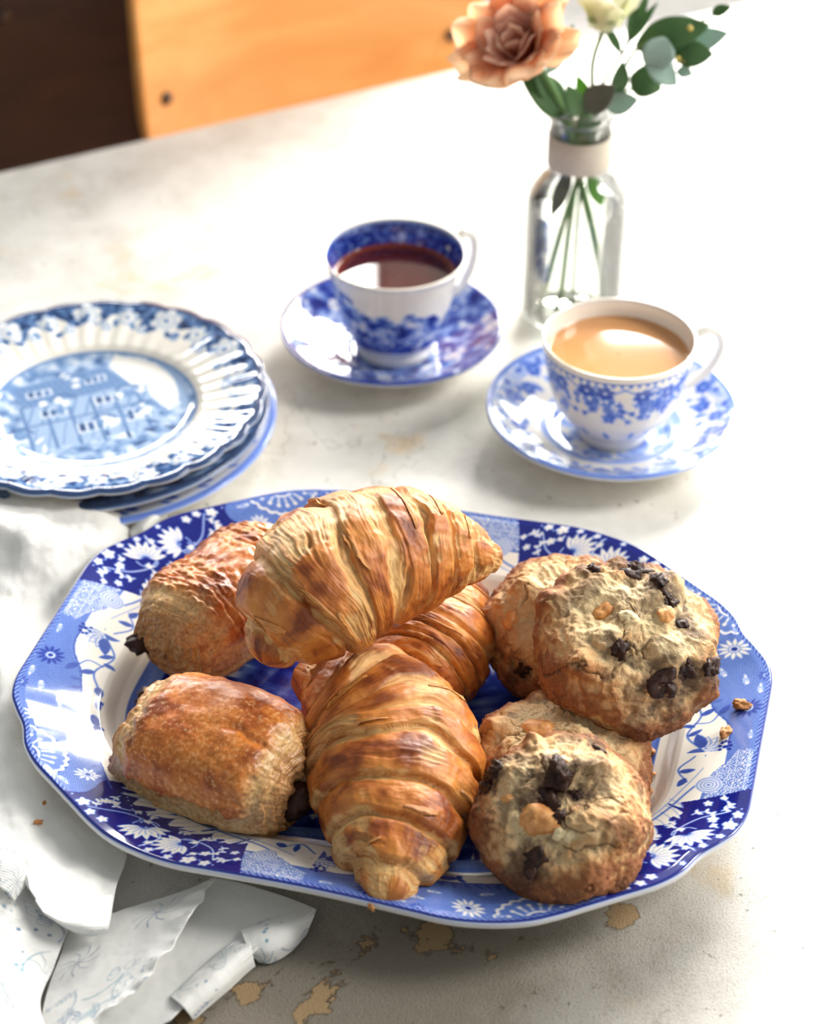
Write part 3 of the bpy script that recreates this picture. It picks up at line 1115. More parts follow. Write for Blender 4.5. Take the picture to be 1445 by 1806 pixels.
def draw_bright_plate(X, Y, FR, TH, R):
    g = Ink(X, Y, 0.06)
    g.v = np.where(FR > 0.97, 0.6, np.where(FR > 0.6, 0.12, 0.0)).ravel()
    for i in range(26):
        a = 2 * PI * i / 26
        g.sprig(R * 0.93 * math.cos(a), R * 0.93 * math.sin(a), a + 1.9, 1.4, 0.8, 4, 0.5, 0.5)
        g.disc(R * 0.9 * math.cos(a + .1), R * 0.9 * math.sin(a + .1), 0.22, 0.9)
    return g.v


PLATE_PROF = [(1.0, .0205), (0.97, .0212), (0.9, .0192), (0.75, .0150), (0.64, .0118), (0.60, .0092), (0.55, .0072), (0.5, .0066), (0.0, .0064)]
dish('side_plate', 'lowest plate of the stack, white with a bright blue leafy rim', 'plate', 0.1090, PLATE_PROF, 420, (-0.1865, 0.9565, TZ + 0.0004), (0, 0, 0.4), m_bright, draw_bright_plate, 'stacked side plates', npr=60)
dish('side_plate', 'middle plate of the stack with a dark slate blue border', 'plate', 0.1050, PLATE_PROF, 420, (-0.1855, 0.954, TZ + 0.0108), (0, 0, 1.1), m_steel, draw_border_plate, 'stacked side plates', npr=60)
dish('side_plate', 'top plate of the stack with fluted floral border and a house scene', 'plate', 0.0985, PLATE_PROF, 720, (-0.1820, 0.9485, TZ + 0.0215), (0, 0, 0.30), m_steel, draw_plate, 'stacked side plates', scallop=24, samp=0.022, flute=0.00036, npr=130)


def draw_saucer_dark(X, Y, FR, TH, R):
    """dense blue landscape saucer"""
    nz = fbm(st(X * 1.1, Y * 1.1, 0 * X + 2), 4)
    v = np.clip(0.62 + 0.75 * nz, 0.0, 1.0)
    v = np.where(FR > 0.965, 0.9, v)
    v = np.where(FR < 0.40, 0.5 + 0.3 * nz, v)
    g = Ink(X, Y, 0.05)
    g.v = v.ravel()
    rg = np.random.RandomState(5)
    for i in range(34):
        a = 2 * PI * i / 34 + rg.uniform(-.05, .05)
        rr = R * rg.uniform(0.55, 0.92)
        if i % 3 == 0:
            g.blossom(rr * math.cos(a), rr * math.sin(a), rg.uniform(.3, .55), 0.05, 6, 0.9)
        else:
            g.sprig(rr * math.cos(a), rr * math.sin(a), rg.uniform(0, 6.28), 1.0, 0.08, 3, 0.36, 0.5)
    return g.v


def draw_saucer_light(X, Y, FR, TH, R):
    """white saucer with blue garlands and a broad blue ring"""
    nz = fbm(st(X * 1.4, Y * 1.4, 0 * X + 8), 4)
    v = np.where(FR > 0.955, 0.55, np.where(FR > 0.84, 0.24 + 0.3 * nz, 0.03))
    v = np.where((FR > 0.50) & (FR < 0.575), 0.42, v)
    v = np.where(FR < 0.50, np.clip(0.28 + 0.6 * nz, 0.05, 0.75), v)
    g = Ink(X, Y, 0.05)
    g.v = v.ravel()
    rg = np.random.RandomState(6)
    for i in range(26):
        a = 2 * PI * i / 26
        rr = R * (0.80 + 0.05 * math.sin(i * 2.4))
        g.blossom(rr * math.cos(a), rr * math.sin(a), 0.5, 0.75, 6, 0.05, a)
        g.sprig(rr * math.cos(a), rr * math.sin(a), a + rg.uniform(-2, 2), 1.0, 0.66, 4, 0.42, 0.6)
        b = a + 0.12
        g.petal(R * 0.66 * math.cos(b), R * 0.66 * math.sin(b), b + rg.uniform(-1, 1), 0.9, 0.4, 0.6)
        g.disc(R * 0.9 * math.cos(b), R * 0.9 * math.sin(b), 0.16, 0.8)
    return g.v


SAUCER_PROF = [(1.0, .0215), (0.965, .0218), (0.88, .0185), (0.72, .0122), (0.56, .0082), (0.47, .0068), (0.44, .0050), (0.40, .0046), (0.0, .0046)]
S_UNDER = [(1.0, .0195), (0.97, .0178), (0.85, .0130), (0.66, .0072), (0.52, .0020), (0.50, .0), (0.47, .0), (0.455, .0015), (0.01, .0018)]
S1 = (-0.0110, 1.055)
S2 = (0.1185, 0.9645)
dish('saucer', 'dark blue landscape saucer under the cup of black tea', 'saucer', 0.0690, SAUCER_PROF, 420, (S1[0], S1[1], TZ + 0.0004), (0, 0, 0.2), m_cobalt, draw_saucer_dark, 'tea saucers', under=S_UNDER, npr=70)
dish('saucer', 'white saucer with pale blue garlands under the milky tea', 'saucer', 0.0735, SAUCER_PROF, 420, (S2[0], S2[1], TZ + 0.0004), (0, 0, 0.9), m_bright, draw_saucer_light, 'tea saucers', under=S_UNDER, npr=70)


# ------------------------------------------------------------------ cups
def m_liquid(name, rgb, rough, edge=None, trans=0.0):
    t = NT(name)
    t.set(Roughness=rough, IOR=1.34, Coat_Weight=0.5, Coat_Roughness=0.02)
    if edge is not None:                           # thin layer at the rim of the dark tea is redder
        f = t.attr('rim', 'Fac')
        t.base(t.mix(lin(*rgb), lin(*edge), f))
    else:
        t.base(t.mix(lin(*rgb), lin(*rgb) * 0.93, t.noise(t.coord(), 90, 3)))
    return t.m


def cup(name, label, loc, out_prof, foot, liquid_z, draw_out, draw_in, material, liq_m, handle_ang, hctrl, hrad, mh):
    t = thing(name, label, 'teacup', loc, (0, 0, 0), 'teacups')
    pr = np.asarray(out_prof, float)              # (r,z) bottom to lip
    c = spline(pr, 90)
    nth = 420
    th = np.linspace(0, 2 * PI, nth, endpoint=False)
    thick = 0.0022
    inner = c.copy()
    d = np.gradient(c, axis=0)
    d /= np.linalg.norm(d, axis=1)[:, None]
    inner = c + np.stack([-d[:, 1], d[:, 0]], -1) * thick
    inner = inner[(inner[:, 1] > foot + 0.004)]
    lipc = (c[-1] + inner[-1]) / 2
    lip = [lipc + thick / 2 * np.array([math.cos(a), math.sin(a)]) for a in np.linspace(0.35, PI - 0.35, 6)]
    pf = [(0.001, foot + 0.003), (pr[0, 0] - 0.004, foot + 0.003), (pr[0, 0] - 0.003, 0.0), (pr[0, 0], 0.0)]
    rows = np.concatenate([pf, c, lip, inner[::-1], [[0.001, inner[0, 1] - 0.0005]]])
    P = st(rows[:, 0][:, None] * np.cos(th), rows[:, 0][:, None] * np.sin(th), rows[:, 1][:, None] + 0 * th)
    me = grid_mesh('cup_body', P, False, True, flip=True)
    ink = np.zeros(P.shape[:2])
    nf = len(pf)
    Sx = np.broadcast_to(th * 3.8, (len(c), nth))
    Zx = np.broadcast_to((c[:, 1] * 100)[:, None], (len(c), nth))
    ink[nf:nf + len(c)] = draw_out(Sx, Zx, c[-1, 1] * 100).reshape(len(c), nth)
    n0 = nf + len(c) + len(lip)
    zi = inner[::-1][:, 1]
    Si = np.broadcast_to(th * 3.8, (len(zi), nth))
    Zi = np.broadcast_to(((c[-1, 1] - zi) * 100)[:, None], (len(zi), nth))
    ink[n0:n0 + len(zi)] = draw_in(Si, Zi).reshape(len(zi), nth)
    add_f(me, 'ink', ink)
    link('cup_body', me, material, t)
    # liquid
    ri = np.interp(liquid_z, inner[:, 1], inner[:, 0])
    rr = np.r_[np.linspace(0.0005, ri - 0.001, 16), ri - 0.0004, ri + 0.0002]
    zz = np.r_[np.full(16, liquid_z), liquid_z + 0.0002, liquid_z + 0.0009]
    m = lathe('tea', np.stack([rr, zz], -1)[::-1], 96)
    add_f(m, 'rim', np.repeat(sm(0.80, 1.0, rr / ri)[::-1], 96))
    link('tea', m, liq_m, t)
    # handle
    ca, sa = math.cos(handle_ang), math.sin(handle_ang)
    P3 = [(ca * x, sa * x, z) for x, z in hctrl]
    V, q = sweep(spline(P3, 40), hrad, 12)
    hm = raw_mesh('handle', V, q)
    add_f(hm, 'ink', np.zeros(len(V)))
    link('handle', hm, mh, t)
    return t


def out_scene(S, Z, top):
    """blue landscape below a plain band"""
    nz = fbm(st(S * 0.8, Z * 1.4, 0 * S + 1), 4)
    n2 = fbm(st(S * 2.2, Z * 2.6, 0 * S + 5), 3)
    hill = 4.9 + 0.9 * np.sin(S * 0.42 + 2.6) + 0.5 * np.sin(S * 1.1)
    v = np.where((Z < hill + 0.7 * nz) & (Z > 1.35), np.clip(0.5 + 0.8 * nz + 0.4 * n2, 0.05, 1), 0.0)
    v = np.where((Z > 1.35) & (Z < 2.1), np.clip(0.8 + 0.4 * n2, 0.3, 1), v)
    v = np.where((Z > 1.75 + 0.1 * nz) & (Z < 2.5) & (n2 > 0.2), 0.1, v)
    v = np.where(Z > top - 0.10, 0.12, v)
    return v


def in_band(S, D):
    nz = fbm(st(S * 2.6, D * 2.6, 0 * S), 3)
    v = np.where(D < 1.75 + 0.12 * np.sin(S * 2.2), np.clip(0.8 + 0.55 * nz, 0.3, 1), 0.05)
    return np.where(D < 0.06, 0.3, v)


def out_floral(S, Z, top):
    g = Ink(S, Z, 0.05)
    v = np.where((Z > top - 0.32) & (Z < top - 0.24), 0.8, 0.0)
    v = np.where((Z > top - 0.58) & (Z < top - 0.34) & (np.sin(S * 2 * PI / 0.42) > 0), 0.55, v)
    g.v = v.ravel().copy()
    rg = np.random.RandomState(9)
    W = 3.8 * 2 * PI
    for i in range(16):
        x = W * (i + 0.5) / 16
        g.stroke([(x - .8, top - 0.65), (x, top - 1.0), (x + .8, top - 0.65)], 0.12, 0.6)
        for k in range(4):
            xx, yy = x + rg.uniform(-.8, .8), top - rg.uniform(0.75, 1.9)
            g.sprig(xx, yy, rg.uniform(3.4, 6.0), rg.uniform(.6, 1.2), rg.uniform(.55, .85), 4, 0.34, rg.uniform(-.6, .6))
        g.blossom(x + rg.uniform(-.3, .3), top - rg.uniform(0.9, 1.5), 0.5, 0.85, 6, 0.05)
        if i % 2:
            y = top - rg.uniform(2.2, 3.8)
            g.blossom(x, y, 0.42, 0.7, 5, 0.05)
            g.sprig(x, y, rg.uniform(0, 6.28), 1.2, 0.66, 5, 0.36, 0.5)
            g.sprig(x, y, rg.uniform(0, 6.28), 1.0, 0.7, 4, 0.36, -0.5)
        g.petal(x, 1.5, rg.uniform(0.3, 2.6), 0.8, 0.36, 0.6)
    return g.v


CUP1 = [(.0245, .0015), (.0250, .004), (.0245, .0075), (.0285, .0125), (.0325, .022), (.0355, .034), (.0388, .048), (.0420, .0605), (.0442, .0660)]
CUP2 = [(.0205, .0015), (.0212, .004), (.0215, .0065), (.0275, .0125), (.0345, .0225), (.0388, .035), (.0415, .048), (.0432, .058), (.0443, .0640)]
m_tea = m_liquid('black_tea', (74, 24, 14), 0.03, (140, 56, 20))
m_milk = m_liquid('milky_tea', (206, 150, 98), 0.05)
m_white = ceramic('plain_white_glaze', [(1.0, (236, 232, 222))])
cup('teacup', 'blue landscape teacup filled with dark black tea', (S1[0] + 0.002, S1[1] - 0.002, TZ + 0.0054), CUP1, 0.002, 0.052, out_scene, in_band, m_cobalt, m_tea,
    math.radians(33), [(.0405, .056), (.050, .0655), (.058, .060), (.058, .045), (.050, .030), (.034, .022)], np.r_[np.linspace(.0036, .0028, 20), np.linspace(.0028, .0034, 20)], m_white)
cup('teacup', 'white teacup with blue floral band filled with milky tea', (S2[0] + 0.001, S2[1] - 0.004, TZ + 0.0054), CUP2, 0.002, 0.054, out_floral, lambda S, D: np.where(D < 0.05, 0.1, 0.0), m_bright, m_milk,
    math.radians(16), [(.0410, .050), (.051, .0605), (.061, .058), (.064, .047), (.058, .034), (.046, .026), (.036, .0235)], np.r_[np.linspace(.0036, .0028, 20), np.linspace(.0028, .0034, 20)], m_white)


# ------------------------------------------------------------------ pastry
def m_pastry(name, rough=0.42, stripes=True, bump=0.5):
    t = NT(name)
    col = t.attr('col', 'Color')
    uv = t.attr('uvp', 'Vector')
    c = t.coord()
    fine = t.noise(t.mapping(uv, (430, 5, 1)), 1.0, 4, 0.65, 0.3) if stripes else t.noise(c, 500, 4, 0.6)
    blot = t.noise(c, 160, 5, 0.65)
    sk = t.attr('skin', 'Fac')
    am = t.math('SUBTRACT', 1.0, t.math('MULTIPLY', sk, 0.72))
    m = t.mix(col, t.mix(col, lin(120, 60, 22), t.math('MULTIPLY', am, 0.6)), t.ramp(fine, [(0.48, 0.0), (0.68, 0.9)]))
    m = t.mix(m, t.mix(m, lin(246, 212, 158), t.math('MULTIPLY', am, 0.6)), t.ramp(fine, [(0.30, 0.75), (0.46, 0.0)]))
    m = t.mix(m, t.mix(m, lin(110, 52, 20), 0.6), t.ramp(blot, [(0.52, 0.0), (0.75, 0.6)]))
    t.base(m)
    h = t.math('ADD', t.math('MULTIPLY', t.math('MULTIPLY', fine, am), 0.8), t.math('MULTIPLY', t.noise(c, 420, 5, 0.65), 0.5))
    t.normal(t.bump(h, bump, 0.0008))
    t.set(Roughness=rough, Specular_IOR_Level=0.45)
    return t.m


m_crois = m_pastry('flaky_croissant_crust', 0.40)
m_pain = m_pastry('baked_pastry_skin', 0.34, False, 0.22)
PALE, GOLD, BROWN, DEEP = lin(244, 204, 138), lin(226, 150, 68), lin(176, 88, 30), lin(100, 40, 12)


def croissant(name, label, L1, L2, R, b1, b2, seed, loc, rot, bounds, hz=0.86, droop=0.0, asym=0.0, tipfat=0.34, nu=370, nv=272, wx=1.0, step=0.55, flakes=9, pw=(1.0, 1.0)):
    """L1, L2: length of the local -x and +x halves; b1, b2: how far each tip bends to local +y"""
    rg = np.random.RandomState(seed)
    so = seed * 13.7
    u = np.linspace(-1, 1, nu)
    ph = np.linspace(0, 2 * PI, nv, endpoint=False)
    U, PH = np.meshgrid(u, ph, indexing='ij')
    cs, sn = np.cos(PH), np.sin(PH)
    w1 = noise(st(U * 2.0 + so, cs * 0.8, sn * 0.8))
    w2 = noise(st(U * 5 + so, cs * 1.8, sn * 1.8))
    w3 = noise(st(U * 14 + so, cs * 5, sn * 5))
    q = U + 0.060 * np.sign(U + 1e-9) * np.cos(PH + 0.6) * sm(0.0, 0.3, np.abs(U)) + 0.085 * w1 * (1 - U ** 2) + 0.030 * w2 * (1 - 0.6 * U ** 2) + 0.007 * w3
    b = np.asarray(bounds)
    lo_all, hi_all = np.r_[-1.12, b], np.r_[b, 1.12]
    cen_all = (lo_all + hi_all) / 2
    k = np.searchsorted(b, q)
    lo, hi = lo_all[k], hi_all[k]
    f = (q - lo) / (hi - lo)

    def core(x):
        s_ = x
        x = np.clip(np.abs(x), 0, 1)
        return np.maximum(np.cos(x ** 1.05 * PI / 2), 0) ** (0.92 * np.where(s_ < 0, pw[0], pw[1]))
    end = np.maximum(1 - np.abs(U) ** 3.4, 0) ** 0.5
    # every wrap keeps much of the girth it has at its middle, so the outline is stepped
    body = (1 - step) * core(U) + step * np.interp(q, np.r_[-1.2, cen_all, 1.2], np.r_[0, core(cen_all), 0]) * 0.5 + step * 0.5 * core(cen_all)[k]
    prof = (tipfat + (1 - tipfat) * body) * np.minimum(end * 1.15, 1.0) ** 0.8
    prof = prof * (1 + asym * U)
    bb = np.where(u < 0, b1, b2)
    Lh = np.where(u < 0, L1, L2)
    sp = np.stack([Lh * u, bb * (np.abs(u) ** 2.0), -droop * np.abs(u) ** 2.2], -1)
    ker = np.hanning(41)
    ker /= ker.sum()
    for c_ in range(3):
        pad = np.r_[2 * sp[0, c_] - sp[20:0:-1, c_], sp[:, c_], 2 * sp[-1, c_] - sp[-2:-22:-1, c_]]
        sp[:, c_] = np.convolve(pad, ker, 'valid')
    T = np.gradient(sp, axis=0)
    T /= np.linalg.norm(T, axis=1)[:, None]
    side = np.cross(np.array([0, 0, 1.0]), T)
    side /= np.linalg.norm(side, axis=1)[:, None]
    up = np.cross(T, side)
    # t runs from the side tucked under the neighbour nearer the middle to the exposed edge
    inner_idx = int(np.argmin(np.abs(cen_all)))
    tt = np.where(k > inner_idx, f, np.where(k < inner_idx, 1 - f, np.abs(f - 0.5) * 2))
    bandr = np.random.RandomState(seed + 50).uniform(0.55, 1.35, len(cen_all))[k]
    amp = R * 0.085 * bandr
    h = amp * (0.25 + 0.75 * sm(0.0, 0.30, tt)) * (1 - sm(0.955, 1.0, tt)) + amp * 0.35 * np.sin(PI * np.clip(tt, 0, 1))
    lay = noise(st(q * 58 + so + 1.2 * w2, PH * 1.0, 0 * U + 3)) + 0.6 * noise(st(q * 125 + so + 2 * w2, PH * 1.6, 0 * U + 9))
    skin_n = fbm(st(U * 2.8 + so, cs * 1.25, sn * 1.25), 4)
    bias = np.random.RandomState(seed + 90).uniform(-0.35, 0.35, len(cen_all))[k]
    edge_pale = np.maximum(sm(0.36, 0.02, tt), sm(0.86, 1.0, tt) * 0.5)
    skin = sm(-0.22, 0.22, skin_n + bias + 0.34 - 1.0 * edge_pale + 0.10 * lay)
    h = h + R * 0.019 * lay * (1 - 0.75 * skin) + R * 0.034 * fbm(st(U * 5 + so, cs * 2.4, sn * 2.4), 5)
    h = h + R * 0.030 * skin
    spl = noise(st(q * 15 + so + 40, PH * 0.9, 0 * U))
    h = h - R * 0.060 * sm(0.40, 0.60, spl) * (1 - 0.6 * skin)
    rad = R * prof + h * (0.35 + 0.65 * np.minimum(prof * 1.5, 1)) * sm(1.0, 0.96, np.abs(U))
    rad = rad * np.where(np.abs(U) > 0.999, 0.02, 1)
    P = sp[:, None, :] + side[:, None, :] * (cs * rad * wx)[..., None] + up[:, None, :] * (sn * rad * np.where(sn > 0, hz, hz * 0.72))[..., None]
    zmin = -R * hz * 0.60
    z = P[..., 2]
    P[..., 2] = np.where(z < zmin + 0.004, zmin + 0.004 * np.exp((z - zmin - 0.004) / 0.004), z)
    me = grid_mesh(name, P, False, True, flip=True)
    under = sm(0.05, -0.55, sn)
    tone = 0.5 + 0.62 * fbm(st(U * 4.5 + so + 7, cs * 1.8, sn * 1.8), 4) + 0.35 * bias
    crest = np.clip(np.sin(PI * np.clip(tt, 0, 1)), 0, 1)
    br = mixc(GOLD[None, None], BROWN, np.clip(0.10 + 0.9 * (tone - 0.25) + 0.35 * crest, 0, 1))
    br = mixc(br, DEEP, np.clip(sm(0.50, 0.95, tone + 0.15 * lay) * (0.35 + 0.65 * crest) * 0.85 + 0.35 * sm(0.86, 1.0, np.abs(U)), 0, 1))
    pl = mixc(PALE[None, None], GOLD, np.clip(0.40 + 0.75 * lay, 0, 1))
    pl = mixc(pl, BROWN, np.clip(sm(0.15, 0.75, lay) * 0.55, 0, 1))
    col = mixc(pl, br, skin)
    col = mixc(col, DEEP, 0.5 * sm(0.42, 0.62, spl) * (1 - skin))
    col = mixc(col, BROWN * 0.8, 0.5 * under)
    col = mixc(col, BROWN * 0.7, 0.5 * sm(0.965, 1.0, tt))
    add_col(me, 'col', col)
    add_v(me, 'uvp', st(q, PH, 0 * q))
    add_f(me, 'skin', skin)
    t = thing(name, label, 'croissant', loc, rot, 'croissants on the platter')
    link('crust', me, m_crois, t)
    # thin torn sheets lifting off the exposed edges of the wraps
    Nn = np.cross(np.roll(P, -1, 1) - np.roll(P, 1, 1), np.gradient(P, axis=0))
    Nn /= np.linalg.norm(Nn, axis=-1)[..., None] + 1e-12
    Cc = P.mean(axis=1, keepdims=True)
    Nn *= np.sign((Nn * (P - Cc)).sum(-1, keepdims=True))
    for i in range(flakes):
        jv = int(nv * rg.uniform(0.05, 0.42))
        dv = rg.randint(14, 46)
        e = rg.choice(b[(np.abs(b) < 0.85)])
        iu = int(np.argmin(np.abs(q[:, (jv + dv // 2) % nv] - e))) - (2 if e < 0 else 9)
        du = rg.randint(8, 15)
        iu = int(np.clip(iu, 2, nu - du - 2))
        nb = 15
        a, bbi = np.meshgrid(np.arange(0, du), np.linspace(0, dv, nb).astype(int), indexing='ij')
        jj = (jv + bbi) % nv
        Q = P[iu + a, jj]
        Nq = Nn[iu + a, jj].mean(axis=(0, 1))
        Nq /= np.linalg.norm(Nq)
        fa, fb = a / (du - 1), bbi / dv
        fo_ = fa if e > 0 else 1 - fa                  # 0 at the attached side
        root = Q[0:1] if e > 0 else Q[-1:]
        jag = 0.55 + 0.45 * noise(st(fb * 5 + i * 3.1, 0 * fb + seed, 0 * fb)) + 0.25 * noise(st(fb * 13 + i, 0 * fb, 0 * fb))
        jag = np.clip(jag, 0.15, 1.1) * np.sin(PI * np.clip(fb, 0.02, 0.98)) ** 0.35
        Q = root + (Q - root) * jag[..., None]
        lift = 0.00025 + 0.0026 * fo_ ** 1.6 * rg.uniform(0.35, 1.0) * np.clip(jag, 0, 1)
        Q = Q + Nq * lift[..., None]
        fm = grid_mesh('flake', Q)
        cc = col[iu + a, jj].mean(axis=(0, 1))
        cc = cc + (GOLD - cc) * rg.uniform(0.2, 0.7)
        add_col(fm, 'col', np.tile(cc, (Q.shape[0] * Q.shape[1], 1)))
        add_v(fm, 'uvp', st(q[iu + a, jj], PH[iu + a, jj], 0 * a))
        fo = link('flake', fm, m_crois, t)
        s = fo.modifiers.new('thickness', 'SOLIDIFY')
        s.thickness = 0.0003
    return t


def dirz(p, q):
    return math.atan2(q[1] - p[1], q[0] - p[0])


# lower right croissant lying behind the front one
croissant('croissant', 'croissant half hidden under the topmost one, beside the cookies', 0.036, 0.062, 0.0290, 0.002, 0.012, 3,
          (0.0080, 0.7390, TZ + 0.0240), (0, 0.0, math.radians(72)), [-.86, -.66, -.42, -.15, .20, .46, .70, .88], hz=0.95, tipfat=0.36)
# front croissant pointing at the viewer
croissant('croissant', 'front croissant pointing toward the viewer over the platter rim', 0.082, 0.062, 0.0338, 0.004, 0.046, 5,
          (-0.0075, 0.6560, TZ + 0.0315), (0, math.radians(-3), math.radians(91)), [-.78, -.58, -.36, -.10, .20, .46, .64, .84], hz=0.92, tipfat=0.37, wx=1.10, pw=(2.1, 1.0), step=0.75)
# topmost croissant resting across the others
croissant('croissant', 'topmost croissant resting across the other pastries, tips to left and right', 0.060, 0.071, 0.0335, -0.022, -0.020, 8,
          (-0.0250, 0.7300, TZ + 0.0880), (math.radians(14), math.radians(-2), math.radians(31)), [-.84, -.56, -.16, .30, .50, .68, .86], hz=0.98, droop=0.014, tipfat=0.34, asym=-0.20, pw=(1.0, 1.25), step=0.7)


def pain(name, label, Lh, W, H, seed, loc, rot, wrinkle, sticks):
    """chocolate-filled roll; axis along local x"""
    so = seed * 7.3
    na, nv = 260, 300
    a = np.linspace(-PI / 2, PI / 2, na)
    # dense on the ends
    x = np.sign(np.sin(a)) * np.abs(np.sin(a)) ** 0.55
    rs = np.maximum(np.cos(a), 0) ** 0.34
    ph = np.linspace(0, 2 * PI, nv, endpoint=False)
    Xn, PH = np.meshgrid(x, ph, indexing='ij')
    RS = np.broadcast_to(rs[:, None], Xn.shape)
    cs, sn = np.cos(PH), np.sin(PH)
    yy = np.sign(cs) * np.abs(cs) ** 0.78
    zz = np.sign(sn) * np.abs(sn) ** 0.80
    n1 = fbm(st(Xn * 1.6 + so, yy * 1.3, zz * 1.3), 4)
    n2 = fbm(st(Xn * 5 + so, yy * 4, zz * 4), 4)
    bul = 1 + 0.06 * np.cos(Xn * PI / 2) + 0.05 * n1
    # swirl of layers on the ends
    cap = sm(0.93, 0.80, RS)
    swirl = RS * 42 + PH * 1.0
    lam = np.sin(swirl + 2.5 * n1) * 0.5 + 0.5 * noise(st(RS * 60 + so, PH * 2, Xn))
    # edge of the brown top skin
    skin_lim = -0.14 + 0.26 * (cs < 0) + 0.20 * noise(st(Xn * 2.2 + so, 0 * Xn, np.sign(cs) * 2.0)) + 0.10 * noise(st(Xn * 9 + so, 0 * Xn, np.sign(cs) * 2.0))
    end_lim = 0.93 + 0.03 * noise(st(PH * 2 + so, 0 * Xn, np.sign(Xn)))
    skin = sm(-0.015, 0.03, sn - skin_lim) * sm(0.90, 0.97, RS + 0.02 * n2)
    seam = np.exp(-((sn + 0.42 + 0.06 * n1) / 0.09) ** 2) * (1 - cap)
    disp = (0.0018 if wrinkle else 0.0032) * skin + 0.0010 * n2 * (1 - 0.65 * skin) - 0.0060 * seam * (cs < 0) - 0.0028 * seam * (cs > 0)
    if wrinkle:
        wr = noise(st(Xn * 13 + so + 0.8 * n1, yy * 3.4, zz * 2)) + 0.55 * noise(st(Xn * 26 + so, yy * 7, zz * 3))
        disp = disp + 0.0017 * wr * skin
    else:
        wr = 0 * n1
        disp = disp - 0.0024 * np.exp(-((yy + 0.15 - 0.1 * n1) / 0.06) ** 2) * (sn > 0) * sm(0.15, 0.30, Xn) * sm(0.85, 0.6, Xn)
    lat = RS * bul + disp / ((W + H) / 2)
    P = st(Xn * Lh + np.sign(Xn) * (0.0024 * lam * cap + 0.003 * cap * n1), yy * W * lat, zz * H * lat * np.where(zz < 0, 0.80, 1.0))
    zb = -H * 0.72
    z = P[..., 2]
    P[..., 2] = np.where(z < zb + 0.003, zb + 0.003 * np.exp((z - zb - 0.003) / 0.003), z)
    me = grid_mesh('crust', P, False, True, flip=True)
    tone = np.clip(0.5 + 0.7 * fbm(st(Xn * 2.5 + so + 3, yy * 2, zz * 2), 4), 0, 1)
    br = mixc(lin(220, 138, 62)[None, None], lin(172, 80, 30), tone)
    br = mixc(br, lin(112, 50, 22), sm(0.62, 1.0, tone + 0.2 * np.abs(Xn) + 0.15 * wr) * 0.7)
    pale = mixc(lin(228, 192, 134)[None, None], lin(200, 142, 78), np.clip(0.35 + 0.6 * n2, 0, 1))
    capc = mixc(lin(232, 192, 130)[None, None], lin(182, 112, 52), np.clip(0.45 + 0.5 * lam, 0, 1))
    col = mixc(mixc(pale, capc, cap), br, skin)
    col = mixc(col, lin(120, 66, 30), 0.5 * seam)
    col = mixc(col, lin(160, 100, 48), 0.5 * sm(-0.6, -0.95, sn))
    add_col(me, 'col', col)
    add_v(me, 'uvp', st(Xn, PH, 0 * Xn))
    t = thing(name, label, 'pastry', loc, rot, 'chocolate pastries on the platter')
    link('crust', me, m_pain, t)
    for (ex, y, z, ln, r, ya) in sticks:
        n = 22
        s = np.linspace(-1, 1, n)
        pts = np.stack([ex * (Lh - 0.012 + (s + 1) / 2 * (ln + 0.012)), y + 0 * s, z + 0.001 * np.sin(s * 3)], -1)
        V, q = sweep(pts, r * np.maximum(1 - np.abs(s) ** 8, 0.05) ** 0.5, 20)
        V = V + 0.0016 * noise(V * 260 + so)[:, None] * (V - np.array([0, y, z])) / r * [0.3, 1, 1]
        link('chocolate_stick', raw_mesh('chocolate_stick', V, q), m_choc, t)
    return t


def m_chocolate():
    t = NT('dark_chocolate')
    c = t.coord()
    n = t.noise(c, 260, 5, 0.65)
    t.base(t.mix(lin(70, 42, 30), lin(34, 19, 14), t.ramp(n, [(0.35, 0.0), (0.65, 1.0)])))
    t.normal(t.bump(n, 0.6, 0.001))
    t.set(Roughness=0.45, Specular_IOR_Level=0.3)
    return t.m


m_choc = m_chocolate()
pain('chocolate_pastry', 'wrinkled golden chocolate pastry at the back left of the platter', 0.0470, 0.0285, 0.0275, 2, (-0.0905, 0.7735, TZ + 0.0290), (math.radians(-4), math.radians(2), math.radians(54)), True,
     [(-1, 0.019, -0.004, 0.006, 0.0055, 0)])
pain('chocolate_pastry', 'smooth glossy brown chocolate pastry at the front left of the platter', 0.0430, 0.0300, 0.0275, 4, (-0.0885, 0.6620, TZ + 0.0285), (math.radians(2), math.radians(1), math.radians(-27)), False,
     [(-1, 0.015, 0.004, 0.0085, 0.0060, 0), (1, -0.004, -0.003, 0.008, 0.0090, 0)])


# ------------------------------------------------------------------ cookies
def m_cookie():
    t = NT('baked_cookie_dough')
    col = t.attr('col', 'Color')
    c = t.coord()
    g = t.noise(c, 900, 4, 0.7)
    sp = t.noise(c, 330, 3, 0.6)
    m = t.mix(col, t.mix(col, lin(84, 48, 24), 0.6), t.ramp(g, [(0.52, 0.0), (0.70, 0.55)]))
    m = t.mix(m, t.mix(m, lin(236, 206, 158), 0.5), t.ramp(g, [(0.28, 0.6), (0.44, 0.0)]))
    m = t.mix(m, lin(70, 40, 26), t.ramp(sp, [(0.70, 0.0), (0.76, 0.8)]))
    t.base(m)
    h = t.math('ADD', t.math('MULTIPLY', g, 0.5), t.math('MULTIPLY', t.noise(c, 260, 5, 0.7), 0.7))
    t.normal(t.bump(h, 1.0, 0.0011))
    t.set(Roughness=0.62, Specular_IOR_Level=0.35)
    return t.m


def m_nut():
    t = NT('toasted_nut')
    c = t.coord()
    n = t.noise(c, 180, 4, 0.6)
    t.base(t.mix(lin(236, 176, 108), lin(196, 118, 56), t.ramp(n, [(0.35, 0.0), (0.7, 1.0)])))
    t.normal(t.bump(t.noise(c, 500, 3), 0.3, 0.0006))
    t.set(Roughness=0.45)
    return t.m


